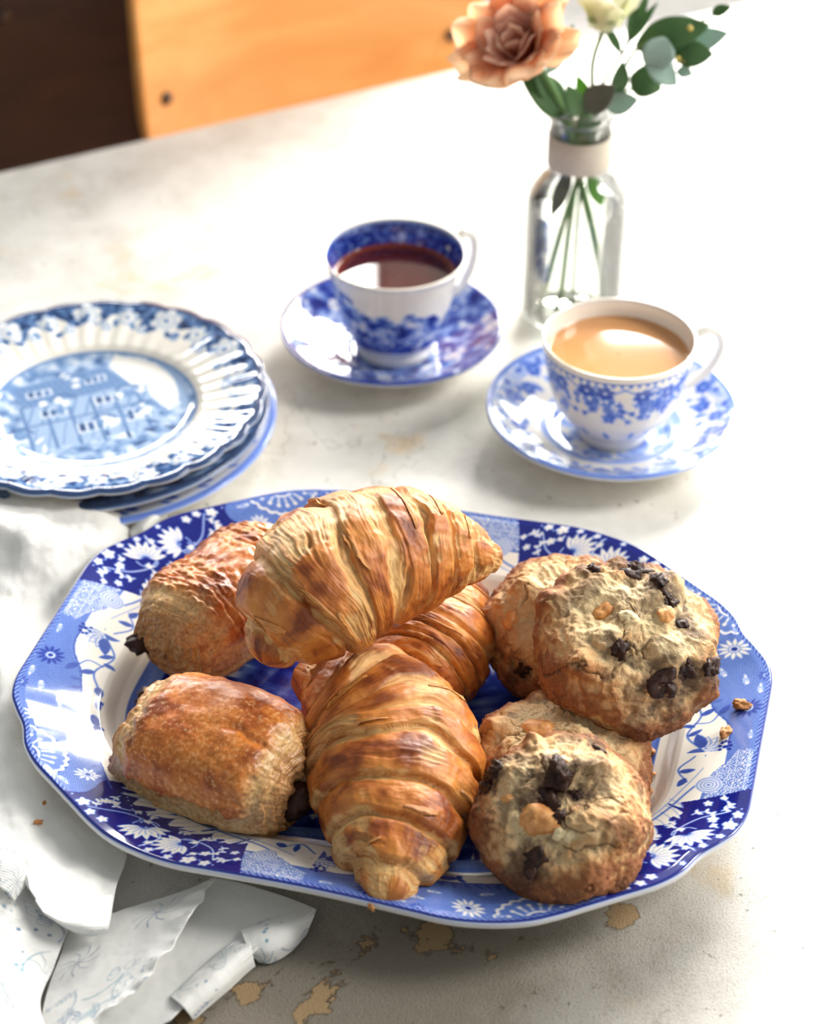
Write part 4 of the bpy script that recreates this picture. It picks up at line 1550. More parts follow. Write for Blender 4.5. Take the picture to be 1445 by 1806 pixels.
m_dough = m_cookie()
m_nuts = m_nut()
m_whitechoc = plain('white_chocolate', (244, 224, 176), 0.4)


def lump(name, r, seed, squash, material, parent, loc, rot, rough=0.35):
    nu, nv = 18, 26
    a = np.linspace(0.02, PI - 0.02, nu)
    p = np.linspace(0, 2 * PI, nv, endpoint=False)
    A, Pp = np.meshgrid(a, p, indexing='ij')
    D = st(np.sin(A) * np.cos(Pp), np.sin(A) * np.sin(Pp), np.cos(A))
    R = r * (1 + rough * noise(D * 1.3 + seed * 5.1) + 0.5 * rough * noise(D * 3.1 + seed) + 0.25 * rough * noise(D * 7 + seed))
    V = D * R[..., None] * np.asarray(squash)
    return link(name, grid_mesh(name, V, False, True), material, parent, loc, rot)


def cookie(name, label, R, H, seed, loc, rot, bumps, chunks, pale=0.5, oval=1.0, na=176, nth=330):
    so = seed * 9.1
    tl = np.linspace(-0.9996, 0.9996, na)
    a = PI / 2 * (1 + np.sign(tl) * (1 - (1 - np.abs(tl)) ** 1.28))
    th = np.linspace(0, 2 * PI, nth, endpoint=False)
    A, TH = np.meshgrid(a, th, indexing='ij')
    p = 0.78
    r = np.sin(A) ** p
    zc = np.cos(A)
    z = np.sign(zc) * np.abs(zc) ** 0.85
    z = np.where(z > 0, z * 0.62, z * 0.38)
    cs, sn = np.cos(TH), np.sin(TH)
    out = 1 + 0.045 * noise(st(cs * 1.2 + so, sn * 1.2, 0 * cs)) + 0.03 * noise(st(cs * 3 + so, sn * 3, 0 * cs))
    X, Y, Z = R * r * cs * out, R * oval * r * sn * out, H * z
    q = st(X, Y, Z) / R
    top = sm(-0.15, 0.25, z)
    lumps = fbm(q * 2.0 + so, 3, 0.42)
    small = fbm(q * 6.0 + so + 5, 4)
    crumbly = 1 - 2 * np.abs(noise(q * 8.5 + so + 11)) 
    fine = fbm(q * 19 + so, 3)
    d = 0.085 * R * lumps + 0.016 * R * small + 0.016 * R * crumbly + 0.016 * R * fine
    rb = np.random.RandomState(seed + 5)
    for _ in range(20):
        ba, bq = rb.uniform(0, 6.28), math.sqrt(rb.uniform(0, 0.85))
        w_ = rb.uniform(0.10, 0.20)
        dd = ((X / R - bq * math.cos(ba)) ** 2 + (Y / R - bq * math.sin(ba)) ** 2) / w_ ** 2
        d = d + rb.uniform(0.03, 0.085) * R * np.exp(-dd ** 2) * top
    for (bx, by, br, bh) in bumps:
        d = d + bh * np.exp(-(((X / R - bx) ** 2 + (Y / R - by) ** 2) / br ** 2)) * top
    rid = 1 - np.abs(noise(q * 3.0 + so + 21 + 0.35 * st(small, lumps, small)))
    crack = sm(0.94, 0.998, rid) * sm(0.0, 0.35, lumps + 0.05)
    d = d - 0.030 * R * crack
    n = st(r * cs * 0.55, r * sn * 0.55, np.sign(z) * 1.0 * np.maximum(np.abs(z), 0.25))
    n /= np.linalg.norm(n, axis=-1)[..., None]
    P = st(X, Y, Z) + n * d[..., None]
    zb = -H * 0.36
    zz = P[..., 2]
    P[..., 2] = np.where(zz < zb + 0.003, zb + 0.003 * np.exp((zz - zb - 0.003) / 0.003), zz)
    me = grid_mesh('dough', P, False, True)
    rr = np.hypot(P[..., 0], P[..., 1] / oval) / R
    bake = np.clip(sm(0.45, 1.05, rr) * 0.9 + 0.55 * lumps + 0.40 * small + 0.25 * crumbly + (0.5 - pale), 0, 1)
    col = mixc(lin(232, 206, 158)[None, None], lin(212, 154, 94), bake)
    col = mixc(col, lin(152, 94, 54), sm(0.68, 1.25, bake + 0.4 * sm(0.78, 1.05, rr)))
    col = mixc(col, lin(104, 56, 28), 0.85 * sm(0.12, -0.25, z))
    smear = sm(0.30, 0.50, fbm(q * 2.8 + so + 50, 5) + 0.12)
    col = mixc(col, lin(78, 46, 32), smear * 0.5)
    for (cx, cy, cr, kind) in chunks:
        if kind == 'c':
            dd = np.hypot(X / R - cx, Y / R - cy)
            col = mixc(col, lin(70, 40, 28), 0.75 * sm(cr * 2.1, cr * 0.8, dd + 0.16 * small) * top)
    col = mixc(col, lin(80, 44, 22), 0.6 * crack)
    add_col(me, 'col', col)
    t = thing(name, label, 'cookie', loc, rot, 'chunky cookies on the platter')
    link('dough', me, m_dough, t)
    rg = np.random.RandomState(seed)
    half = na // 2
    PX, PY = P[:half, :, 0], P[:half, :, 1]
    for i, (cx, cy, cr, kind) in enumerate(chunks):
        k = np.argmin((PX - cx * R) ** 2 + (PY - cy * R) ** 2)
        ii, jj = np.unravel_index(k, PX.shape)
        base = P[ii, jj]
        mat = {'c': m_choc, 'n': m_nuts, 'w': m_whitechoc}[kind]
        nm = {'c': 'chocolate_chunk', 'n': 'nut_piece', 'w': 'white_chocolate_chunk'}[kind]
        tilt = Vector(tuple(n[ii, jj])).to_track_quat('Z', 'Y').to_matrix() @ Matrix.Rotation(rg.uniform(0, 6.28), 3, 'Z')
        lump(nm, cr * R, seed * 31 + i, (1.15, 0.85, 0.62), mat, t, base - n[ii, jj] * cr * R * 0.30, tilt.to_euler(), 0.75 if kind == 'c' else 0.32)
    return t


# back cookie, leaning; two stacked at the front right; the large one on top
cookie('cookie', 'smaller lumpy cookie leaning behind the biggest cookie', 0.0395, 0.0330, 11, (0.0765, 0.7535, TZ + 0.0290), (math.radians(24), math.radians(-14), 0.3),
       [(-0.45, 0.35, 0.28, .006), (-0.05, 0.5, 0.26, .006), (-0.5, -0.25, 0.25, .004), (0.2, 0.1, 0.3, .004)],
       [(-0.72, -0.42, 0.11, 'c'), (0.25, 0.28, 0.10, 'c'), (-0.62, 0.2, 0.12, 'n')], 0.45)
cookie('cookie', 'flat pale cookie underneath, between the croissant and the front cookie', 0.0410, 0.0300, 12, (0.0700, 0.6680, TZ + 0.0180), (math.radians(3), math.radians(2), 1.0),
       [(0.0, 0.2, 0.4, .002)], [(-0.62, -0.40, 0.12, 'c'), (0.78, -0.12, 0.15, 'c'), (-0.08, 0.28, 0.20, 'n'), (0.80, 0.25, 0.12, 'c')], 0.52)
cookie('cookie', 'biggest cookie with dark chocolate smears, propped up at the right', 0.0455, 0.0370, 14, (0.1035, 0.7145, TZ + 0.0500), (math.radians(18), math.radians(9), 0.0),
       [(-0.5, 0.35, 0.30, .004), (0.2, 0.35, 0.22, .005), (0.42, -0.30, 0.22, .005), (0.1, 0.05, 0.20, .004), (-0.35, 0.05, 0.25, -.004), (0.6, 0.1, 0.25, .003)],
       [(-0.02, 0.74, 0.17, 'c'), (-0.48, 0.66, 0.08, 'c'), (-0.22, -0.34, 0.10, 'c'), (0.30, -0.62, 0.17, 'c'), (0.52, -0.42, 0.13, 'c'), (0.30, 0.30, 0.10, 'c'), (0.48, 0.10, 0.10, 'c'), (0.22, 0.52, 0.10, 'c'), (0.78, -0.38, 0.10, 'c'),
        (-0.12, 0.02, 0.09, 'w'), (0.26, 0.08, 0.09, 'n'), (-0.36, 0.16, 0.13, 'n')], 0.62)
cookie('cookie', 'front cookie with a big toasted nut and chocolate chunks', 0.0400, 0.0340, 16, (0.0675, 0.6150, TZ + 0.0370), (math.radians(16), math.radians(-3), 0.0),
       [(-0.1, 0.3, 0.22, .004), (0.35, 0.25, 0.28, .005), (0.1, -0.25, 0.25, .004), (0.5, -0.25, 0.25, .004), (-0.5, 0.2, 0.25, .003)],
       [(-0.05, 0.22, 0.16, 'c'), (-0.20, -0.08, 0.15, 'c'), (0.16, -0.02, 0.09, 'c'), (0.42, 0.62, 0.08, 'c'), (-0.72, 0.45, 0.14, 'c'), (-0.86, 0.28, 0.12, 'c'), (-0.05, -0.28, 0.08, 'c'), (-0.40, -0.72, 0.16, 'c'),
        (-0.30, -0.26, 0.25, 'n'), (0.02, 0.36, 0.13, 'n'), (-0.04, -0.44, 0.10, 'w'), (0.05, -0.50, 0.08, 'w'), (-0.60, 0.02, 0.08, 'n')], 0.55)


# ------------------------------------------------------------------ crumbs
def platter_z(x, y):
    """height of the platter's upper surface at world x, y (from the table top)"""
    dx, dy = x - PLATTER_LOC[0], y - PLATTER_LOC[1]
    c, s_ = math.cos(-PLATTER_ROT), math.sin(-PLATTER_ROT)
    lx, ly = dx * c - dy * s_, dx * s_ + dy * c
    a = math.atan2(ly, lx) % (2 * PI)
    ta = np.unwrap(np.arctan2(_full[:, 1], _full[:, 0]))
    r = np.interp(a, np.r_[ta, ta[0] + 2 * PI], np.hypot(*np.r_[_full, _full[:1]].T))
    return float(np.interp(r - math.hypot(lx, ly), [0, .0015, .006, .02, .034, .0385, .041, .046, .052, .058, .07, .2], [.0290, .0303, .0293, .0243, .0190, .0176, .0160, .0105, .0075, .0066, .0062, .0060]))


def crumbs():
    lst = [(1310, 1243, .024, 3.4, 'crumb on the right rim nearest the biggest cookie'), (1281, 1292, .022, 3.0, 'upright brown crumb on the white cartouche at the right rim'), (1143, 1322, .010, 3.0, 'crumb in the platter well just below the biggest cookie'),
           (1146, 1368, .010, 2.2, 'crumb in the platter well beside the flat pale cookie'), (1144, 1398, .010, 2.0, 'crumb in the platter well right of the front cookie'),
           (655, 1600, .031, 1.5, 'pale crumb on the front lip of the platter'), (68, 1449, .018, 1.5, 'dark crumb on the white napkin left of the platter'), (78, 1416, .018, 1.0, 'tiny ochre crumb on the white napkin left of the platter')]
    mb = plain('toasted_crumb', (190, 130, 74), 0.7)
    for i, (x, y, z, s, lab) in enumerate(lst):
        if 'napkin' not in lab:
            for _ in range(4):
                p = at(x, y, z)
                z = platter_z(p[0], p[1]) + 0.0004 + s / 1000 * 0.35
        p = at(x, y, z)
        o = lump('crumb', s / 1000, 60 + i, (1.3, 0.7, 0.6), mb, None, (p[0], p[1], TZ + z), (0.2, 0.1, i * 1.1), 0.8)
        tag(o, lab, 'crumb', 'crumbs')


crumbs()


# ------------------------------------------------------------------ napkin
def m_cloth():
    t = NT('washed_cotton_print')
    f = t.attr('print', 'Fac')
    hue = t.attr('hue', 'Fac')
    uv = t.attr('uvp', 'Vector')
    sep = t.n('ShaderNodeSeparateXYZ')
    t.l(uv, sep.inputs[0])
    wv = t.math('SINE', t.math('MULTIPLY', sep.outputs[0], 2 * PI / 0.0011))
    wv2 = t.math('SINE', t.math('MULTIPLY', sep.outputs[1], 2 * PI / 0.0007))
    weave = t.math('ADD', t.math('MULTIPLY', wv, 0.7), t.math('MULTIPLY', wv2, 0.3))
    base = t.mix(lin(240, 240, 236), lin(226, 227, 224), t.noise(uv, 40, 4))
    ink = t.mix(lin(112, 164, 182), lin(92, 98, 150), hue)
    col = t.mix(base, ink, f)
    col = t.mix(col, t.mix(col, (0, 0, 0), 0.10), t.ramp(weave, [(0.35, 0.0), (0.9, 0.6)]))
    t.base(col)
    h = t.math('ADD', weave, t.math('MULTIPLY', t.noise(uv, 300, 4), 1.5))
    t.normal(t.bump(h, 0.35, 0.0004))
    t.set(Roughness=0.85, Specular_IOR_Level=0.2, Sheen_Weight=0.2)
    return t.m


m_cl = m_cloth()


def patch(name, rows, parent, nu=90, nv=90, printed=0.0, seed=1, wr=0.0015, ruffle=None, thick=0.0007):
    """cloth sheet through rows of (x px, y px, height) read off the photo, turned into places on the table"""
    m = max(len(r) for r in rows)
    C = np.array([[at(x, y, z) for x, y, z in r] for r in rows])        # (rows, cols, 3)
    A = np.array([spline(C[i], nv) for i in range(len(rows))])           # rows x nv x 3
    P = np.array([spline(A[:, j], nu) for j in range(nv)]).transpose(1, 0, 2)
    so = seed * 5.7
    Q = P * 100
    n = fbm(st(Q[..., 0] * 0.35 + so, Q[..., 1] * 0.35, 0 * Q[..., 0]), 4)
    P[..., 2] += wr * n
    if ruffle:
        side, amp, k = ruffle
        uu, vv = np.meshgrid(np.linspace(0, 1, nu), np.linspace(0, 1, nv), indexing='ij')
        e = {'v1': sm(0.80, 1.0, vv), 'v0': sm(0.20, 0.0, vv), 'u1': sm(0.85, 1.0, uu), 'u0': sm(0.15, 0.0, uu)}[side]
        s = uu if side[0] == 'v' else vv
        P[..., 2] += amp * e * (np.sin(s * k + 2 * n) + 0.4 * np.sin(s * k * 2.3 + 1))
        P[..., 0] += 0.4 * amp * e * np.sin(s * k * 1.6 + 0.7)
    P[..., 2] = np.maximum(P[..., 2], 0.0012)
    me = grid_mesh(name, P)
    # cloth coordinates by arc length
    du = np.r_[0, np.cumsum(np.linalg.norm(np.diff(P[:, nv // 2], axis=0), axis=1))]
    dv = np.r_[0, np.cumsum(np.linalg.norm(np.diff(P[nu // 2], axis=0), axis=1))]
    Uc, Vc = np.meshgrid(du, dv, indexing='ij')
    g = Ink(Uc * 100, Vc * 100, 0.03)
    rg = np.random.RandomState(seed)
    W, H = du[-1] * 100, dv[-1] * 100
    if printed:
        for i in range(int(W * H / 3.6) + 3):
            x, y = rg.uniform(0, W), rg.uniform(0, H)
            a = rg.uniform(0, 6.28)
            kind = i % 5
            if kind == 0:
                for s_ in (-1, 1):
                    pts = [(x + l * math.cos(a + s_ * 0.5 * l), y + l * math.sin(a + s_ * 0.5 * l)) for l in np.linspace(0, 1.8, 6)]
                    g.stroke(pts, 0.09, printed * 0.8)
                for j in range(6):
                    g.ring(x + rg.uniform(-.6, .6), y + rg.uniform(-.6, .6), rg.uniform(.15, .35), 0.05, printed * 0.7)
            elif kind == 1:
                for j in range(9):
                    b = a + j * 0.7
                    g.stroke([(x, y), (x + 0.5 * math.cos(b), y + 0.5 * math.sin(b)), (x + 0.9 * math.cos(b + .3), y + 0.9 * math.sin(b + .3))], 0.045, printed * 0.9)
            elif kind == 2:
                g.petal(x, y, a, 1.6, 0.5, printed * 0.55)
                g.petal(x, y, a, 1.4, 0.26, printed * 0.15)
                g.stroke([(x, y), (x + 1.6 * math.cos(a), y + 1.6 * math.sin(a))], 0.05, printed, smooth=False)
            elif kind == 3:
                g.sprig(x, y, a, 1.3, printed * 0.7, 5, 0.3, rg.uniform(-.7, .7))
            else:
                for j in range(7):
                    g.disc(x + rg.normal() * 0.7, y + rg.normal() * 0.7, rg.uniform(.04, .1), printed)
        g.v *= np.clip(0.75 + 0.6 * fbm(st(g.X * 0.8, g.Y * 0.8, 0 * g.X + so), 3), 0.1, 1)
    add_f(me, 'print', np.clip(g.v, 0, 1))
    add_f(me, 'hue', np.clip(0.5 + 1.1 * noise(st(Uc * 45 + so, Vc * 45, 0 * Uc)), 0, 1))
    add_v(me, 'uvp', st(Uc, Vc, 0 * Uc))
    P2 = P.reshape(-1, 3) + [0, 0, TZ]
    me.vertices.foreach_set('co', P2.astype(np.float32).ravel())
    o = link(name, me, m_cl, parent)
    s = o.modifiers.new('thickness', 'SOLIDIFY')
    s.thickness = thick
    s.offset = 0
    return o


nap = thing('napkin', 'crumpled white cotton napkin with faint blue floral print, left of the platter', 'napkin', (0, 0, 0))
# broad plain layer beside the platter, hem at the bottom
patch('plain_layer', [
    [(-170, 838, .022), (-10, 858, .029), (60, 870, .031), (130, 882, .030), (185, 895, .027), (224, 912, .018)],
    [(-170, 905, .031), (-10, 915, .036), (60, 925, .036), (130, 940, .032), (190, 950, .026), (228, 948, .012)],
    [(-170, 985, .020), (-10, 990, .024), (50, 985, .030), (115, 1000, .026), (170, 1010, .015), (222, 1000, .006)],
    [(-170, 1075, .016), (-20, 1080, .020), (40, 1085, .017), (95, 1090, .012), (140, 1095, .008), (200, 1090, .004)],
    [(-170, 1180, .014), (-30, 1180, .019), (10, 1175, .021), (50, 1170, .016), (100, 1175, .008), (160, 1180, .004)],
    [(-170, 1300, .011), (-30, 1300, .012), (5, 1300, .016), (40, 1300, .014), (90, 1300, .008), (150, 1310, .004)],
    [(-170, 1400, .011), (-20, 1405, .012), (20, 1400, .016), (70, 1410, .014), (130, 1425, .009), (200, 1430, .004)],
    [(-170, 1470, .013), (-10, 1480, .017), (45, 1485, .018), (100, 1495, .016), (160, 1505, .014), (225, 1490, .008)],
    [(-170, 1500, .022), (-5, 1515, .024), (45, 1545, .022), (95, 1575, .021), (150, 1590, .020), (205, 1570, .016)],
    [(-170, 1505, .026), (20, 1520, .026), (58, 1575, .024), (85, 1615, .022), (130, 1632, .020), (190, 1640, .018)],
], nap, 150, 110, 0.0, 3, 0.0022)
patch('hem', [
    [(62, 1588, .026), (100, 1590, .0245), (150, 1585, .0235), (198, 1578, .0195)],
    [(70, 1600, .026), (105, 1612, .0245), (150, 1612, .0235), (196, 1606, .0200)],
    [(82, 1614, .025), (115, 1632, .0235), (155, 1638, .0225), (191, 1637, .0200)],
    [(118, 1634, .016), (135, 1645, .014), (160, 1650, .013), (189, 1644, .013)],
], nap, 30, 90, 0.6, 4, 0.0004)
# printed corner under the hem at the lower left
patch('printed_corner', [
    [(-170, 1480, .013), (0, 1520, .014), (60, 1570, .0135), (128, 1615, .0130)],
    [(-170, 1580, .015), (0, 1610, .018), (60, 1630, .016), (118, 1645, .0125)],
    [(-170, 1680, .016), (-10, 1690, .018), (45, 1695, .017), (95, 1705, .0125)],
    [(-170, 1780, .016), (-20, 1770, .018), (25, 1765, .017), (70, 1770, .0120)],
    [(-170, 1850, .015), (0, 1840, .016), (50, 1840, .015), (95, 1850, .0120)],
], nap, 150, 130, 1.0, 5, 0.0014)
# ruffled turned-back edge at the far left
patch('curled_edge', [
    [(-60, 1490, .024), (-10, 1495, .032), (25, 1500, .033), (50, 1520, .028)],
    [(-60, 1520, .030), (-5, 1520, .034), (30, 1530, .030), (48, 1555, .022)],
    [(-60, 1560, .030), (-15, 1560, .030), (10, 1572, .026), (25, 1590, .019)],
], nap, 40, 60, 0.9, 9, 0.001)
# printed middle layer with a frayed edge
patch('printed_layer', [
    [(120, 1640, .006), (200, 1612, .006), (290, 1582, .007), (380, 1552, .0085)],
    [(105, 1690, .007), (185, 1650, .008), (265, 1618, .010), (352, 1588, .015)],
    [(88, 1735, .007), (165, 1700, .009), (240, 1668, .012), (318, 1645, .019)],
    [(75, 1785, .007), (140, 1765, .009), (205, 1735, .012), (268, 1715, .019)],
    [(70, 1830, .006), (110, 1815, .009), (155, 1800, .012), (205, 1772, .017)],
    [(60, 1880, .006), (90, 1865, .009), (110, 1845, .012), (140, 1815, .015)],
], nap, 170, 150, 1.0, 6, 0.0008, ruffle=('v1', 0.0016, 26))
# plain reverse side lying lowest, turned up along its right edge
patch('reverse_layer', [
    [(372, 1548, .0035), (430, 1558, .0045), (500, 1580, .0055), (556, 1604, .0075)],
    [(335, 1600, .0030), (390, 1610, .0030), (455, 1620, .0045), (535, 1622, .0095)],
    [(295, 1660, .0030), (350, 1660, .0030), (410, 1662, .0045), (470, 1660, .0100)],
    [(235, 1730, .0030), (300, 1722, .0030), (360, 1712, .0045), (425, 1702, .0095)],
    [(150, 1800, .0030), (225, 1785, .0030), (300, 1765, .0045), (365, 1740, .0085)],
    [(90, 1860, .0030), (160, 1850, .0030), (240, 1830, .0045), (300, 1800, .0080)],
], nap, 110, 90, 0.0, 7, 0.0008)
patch('turned_back_flap', [
    [(424, 1640, .0062), (466, 1624, .0072), (512, 1610, .0085), (558, 1603, .0072)],
    [(432, 1660, .0110), (474, 1644, .0125), (516, 1630, .0118), (553, 1616, .0078)],
    [(442, 1680, .0085), (478, 1674, .0095), (514, 1658, .0085), (546, 1632, .0052)],
    [(456, 1695, .0016), (480, 1697, .0016), (512, 1679, .0016), (540, 1648, .0016)],
], nap, 70, 80, 1.0, 8, 0.0010)
patch('turned_back_flap', [
    [(300, 1758, .0055), (350, 1715, .0062), (398, 1672, .0068), (432, 1648, .0064)],
    [(318, 1772, .0100), (368, 1730, .0112), (412, 1690, .0122), (442, 1668, .0112)],
    [(332, 1788, .0075), (382, 1748, .0085), (422, 1710, .0085), (446, 1690, .0075)],
    [(340, 1800, .0016), (392, 1757, .0016), (428, 1722, .0016), (450, 1704, .0016)],
], nap, 70, 90, 1.0, 12, 0.0010)
patch('corner_curl', [
    [(224, 925, .010), (245, 908, .016), (272, 896, .018), (298, 905, .013)],
    [(232, 945, .014), (252, 930, .020), (275, 912, .020), (294, 912, .014)],
    [(240, 962, .006), (256, 950, .010), (272, 932, .010), (284, 920, .006)],
], nap, 30, 40, 0.0, 10, 0.0004)


# ------------------------------------------------------------------ glass bottle with flowers
def m_glass():
    """thin clear glass: see-through, mirror-like at grazing angles, faintly green at the edges"""
    t = NT('clear_bottle_glass')
    fr = t.n('ShaderNodeFresnel')
    fr.inputs['IOR'].default_value = 1.45
    lw = t.n('ShaderNodeLayerWeight')
    lw.inputs['Blend'].default_value = 0.35
    tint = t.mix((0.985, 0.99, 0.985), (0.78, 0.86, 0.78), t.ramp(lw.outputs['Facing'], [(0.55, 0.0), (1.0, 1.0)]))
    tr = t.n('ShaderNodeBsdfTransparent')
    gl = t.n('ShaderNodeBsdfGlossy')
    gl.inputs['Roughness'].default_value = 0.03
    t.l(tint, tr.inputs['Color'])
    mx = t.n('ShaderNodeMixShader')
    t.l(t.math('MULTIPLY', fr.outputs[0], 0.8), mx.inputs[0])
    t.l(tr.outputs[0], mx.inputs[1])
    t.l(gl.outputs[0], mx.inputs[2])
    t.l(mx.outputs[0], t.out.inputs['Surface'])
    return t.m


m_gl = m_glass()
m_rib = plain('woven_cotton_tape', (206, 196, 180), 0.9)
VB = np.array([0.1040, 1.1010])
vase = thing('glass_bottle', 'clear glass bottle vase with a beige ribbon round its neck', 'vase', (VB[0], VB[1], TZ + 0.0004))
out = spline([(.024, .0), (.030, .002), (.0318, .008), (.0318, .04), (.0318, .074), (.0306, .086), (.0255, .0955), (.0205, .1015), (.0188, .108), (.0188, .132), (.0186, .1365), (.0200, .1385), (.0200, .1410), (.0186, .1425), (.0190, .1455), (.0188, .1480)], 120)
inn = [(max(r - .0021, 0.001), z + 0.0002) for r, z in out[::-1] if z > 0.006]
prof = np.r_[[[0.001, 0.0015], [.02, 0.0015]], out, [[.0178, .1484]], inn, [[0.001, 0.0062]]]
link('bottle', lathe('bottle', prof, 72), m_gl, vase)
rb = [(.0192, .108), (.0198, .1085), (.0198, .1285), (.0192, .129), (.0189, .1285), (.0189, .1085), (.0192, .108)]
link('ribbon', lathe('ribbon', rb, 64), m_rib, vase)
wt = [(r, z) for r, z in inn if z < 0.078][::-1]
wr_ = np.interp(.078, [z for r, z in inn[::-1]], [r for r, z in inn[::-1]])


def m_water():
    t = NT('water')
    fr = t.n('ShaderNodeFresnel')
    fr.inputs['IOR'].default_value = 1.33
    tr = t.n('ShaderNodeBsdfTransparent')
    tr.inputs['Color'].default_value = (0.95, 0.97, 0.93, 1)
    gl = t.n('ShaderNodeBsdfGlossy')
    gl.inputs['Roughness'].default_value = 0.02
    mx = t.n('ShaderNodeMixShader')
    t.l(fr.outputs[0], mx.inputs[0])
    t.l(tr.outputs[0], mx.inputs[1])
    t.l(gl.outputs[0], mx.inputs[2])
    t.l(mx.outputs[0], t.out.inputs['Surface'])
    return t.m


wp = [(0.001, 0.0075)] + [(r - 0.0006, z + .0005) for r, z in wt if z > 0.007] + [(wr_ - 0.0006, .0782), (wr_ - 0.003, .0775), (0.001, .0775)]
link('water', lathe('water', wp, 64), m_water(), vase)


# ---- plant materials
def m_leaf(name, top, under):
    t = NT(name)
    geo = t.n('ShaderNodeNewGeometry')
    c = t.coord()
    v = t.noise(c, 120, 4)
    a = t.mix(lin(*top), lin(*top) * 0.7, v)
    col = t.mix(a, lin(*under), geo.outputs['Backfacing'])
    t.base(col)
    t.set(Roughness=0.5, Specular_IOR_Level=0.35)
    # light passing through the blade
    tl = t.n('ShaderNodeBsdfTranslucent')
    t.l(col, tl.inputs['Color'])
    mx = t.n('ShaderNodeMixShader')
    mx.inputs[0].default_value = 0.35
    t.l(t.b.outputs[0], mx.inputs[1])
    t.l(tl.outputs[0], mx.inputs[2])
    t.l(mx.outputs[0], t.out.inputs['Surface'])
    return t.m


m_lf_dark = m_leaf('dark_green_leaf', (88, 124, 78), (140, 162, 132))
m_lf_pale = m_leaf('grey_green_leaf', (176, 202, 190), (176, 198, 190))
m_lf_purple = m_leaf('purplish_leaf', (112, 116, 102), (140, 130, 124))
m_lf_bright = m_leaf('fresh_green_leaf', (96, 160, 40), (120, 170, 60))
m_stem = plain('green_stem', (84, 124, 62), 0.5)
m_stem_dark = plain('dark_green_stem', (48, 78, 44), 0.5)


def leaf(parent, base, tip, width, material, bend=0.004, face=None, fold=0.12, nu=18, nv=9, name='leaf', point=1.0):
    """oval blade from base to tip (world, z from the table top), facing roughly 'face'"""
    b, e = np.asarray(base, float), np.asarray(tip, float)
    ax = e - b
    L = np.linalg.norm(ax)
    ax /= L
    f = np.array([0.15, -0.75, 0.65]) if face is None else np.asarray(face, float)
    sd = np.cross(ax, f)
    sd /= np.linalg.norm(sd)
    nn = np.cross(sd, ax)
    u = np.linspace(0, 1, nu)
    v = np.linspace(-1, 1, nv)
    U, Vv = np.meshgrid(u, v, indexing='ij')
    hw = width / 2 * np.sin(PI * np.clip(U, 0.012, 0.992) ** 0.85) ** (0.75 * point)
    P = b + U[..., None] * L * ax + (Vv * hw)[..., None] * sd + (bend * np.sin(PI * U) + fold * hw * Vv ** 2 * 0.5 - 0.0)[..., None] * nn
    o = link(name, grid_mesh(name, P + [0, 0, TZ] - np.array(parent.location)), material, parent)
    s = o.modifiers.new('thickness', 'SOLIDIFY')
    s.thickness = 0.00035
    return o


def stem(parent, pts, rad, material, name='stem', n=28):
    P = np.array(pts, float) + [0, 0, TZ] - np.array(parent.location)
    return tube(name, P, rad, n, material, parent, 8)


NECK = np.array([VB[0], VB[1], 0.146])
BASE = np.array([VB[0], VB[1], 0.008])

# ---- peach rose
Yr = VB[1] - 0.030
rc = at_depth(907, 72, Yr)
rose = thing('peach_rose', 'ruffled peach-pink rose leaning left out of the bottle', 'flower', (VB[0] - .004, VB[1] - .002, TZ + 0.010), group='flowers in the bottle')


def m_petal(name, a, b):
    t = NT(name)
    f = t.attr('edge', 'Fac')
    col = t.mix(lin(*a), lin(*b), f)
    t.base(col)
    t.set(Roughness=0.6, Specular_IOR_Level=0.25)
    tl = t.n('ShaderNodeBsdfTranslucent')
    t.l(col, tl.inputs['Color'])
    mx = t.n('ShaderNodeMixShader')
    mx.inputs[0].default_value = 0.68
    t.l(t.b.outputs[0], mx.inputs[1])
    t.l(tl.outputs[0], mx.inputs[2])
    t.l(mx.outputs[0], t.out.inputs['Surface'])
    return t.m


m_pet_in = m_petal('rose_petal_inner', (240, 184, 158), (254, 228, 208))
m_pet_out = m_petal('rose_petal_outer', (242, 196, 152), (254, 232, 206))
m_pet_white = m_petal('white_petal', (244, 244, 222), (252, 250, 240))


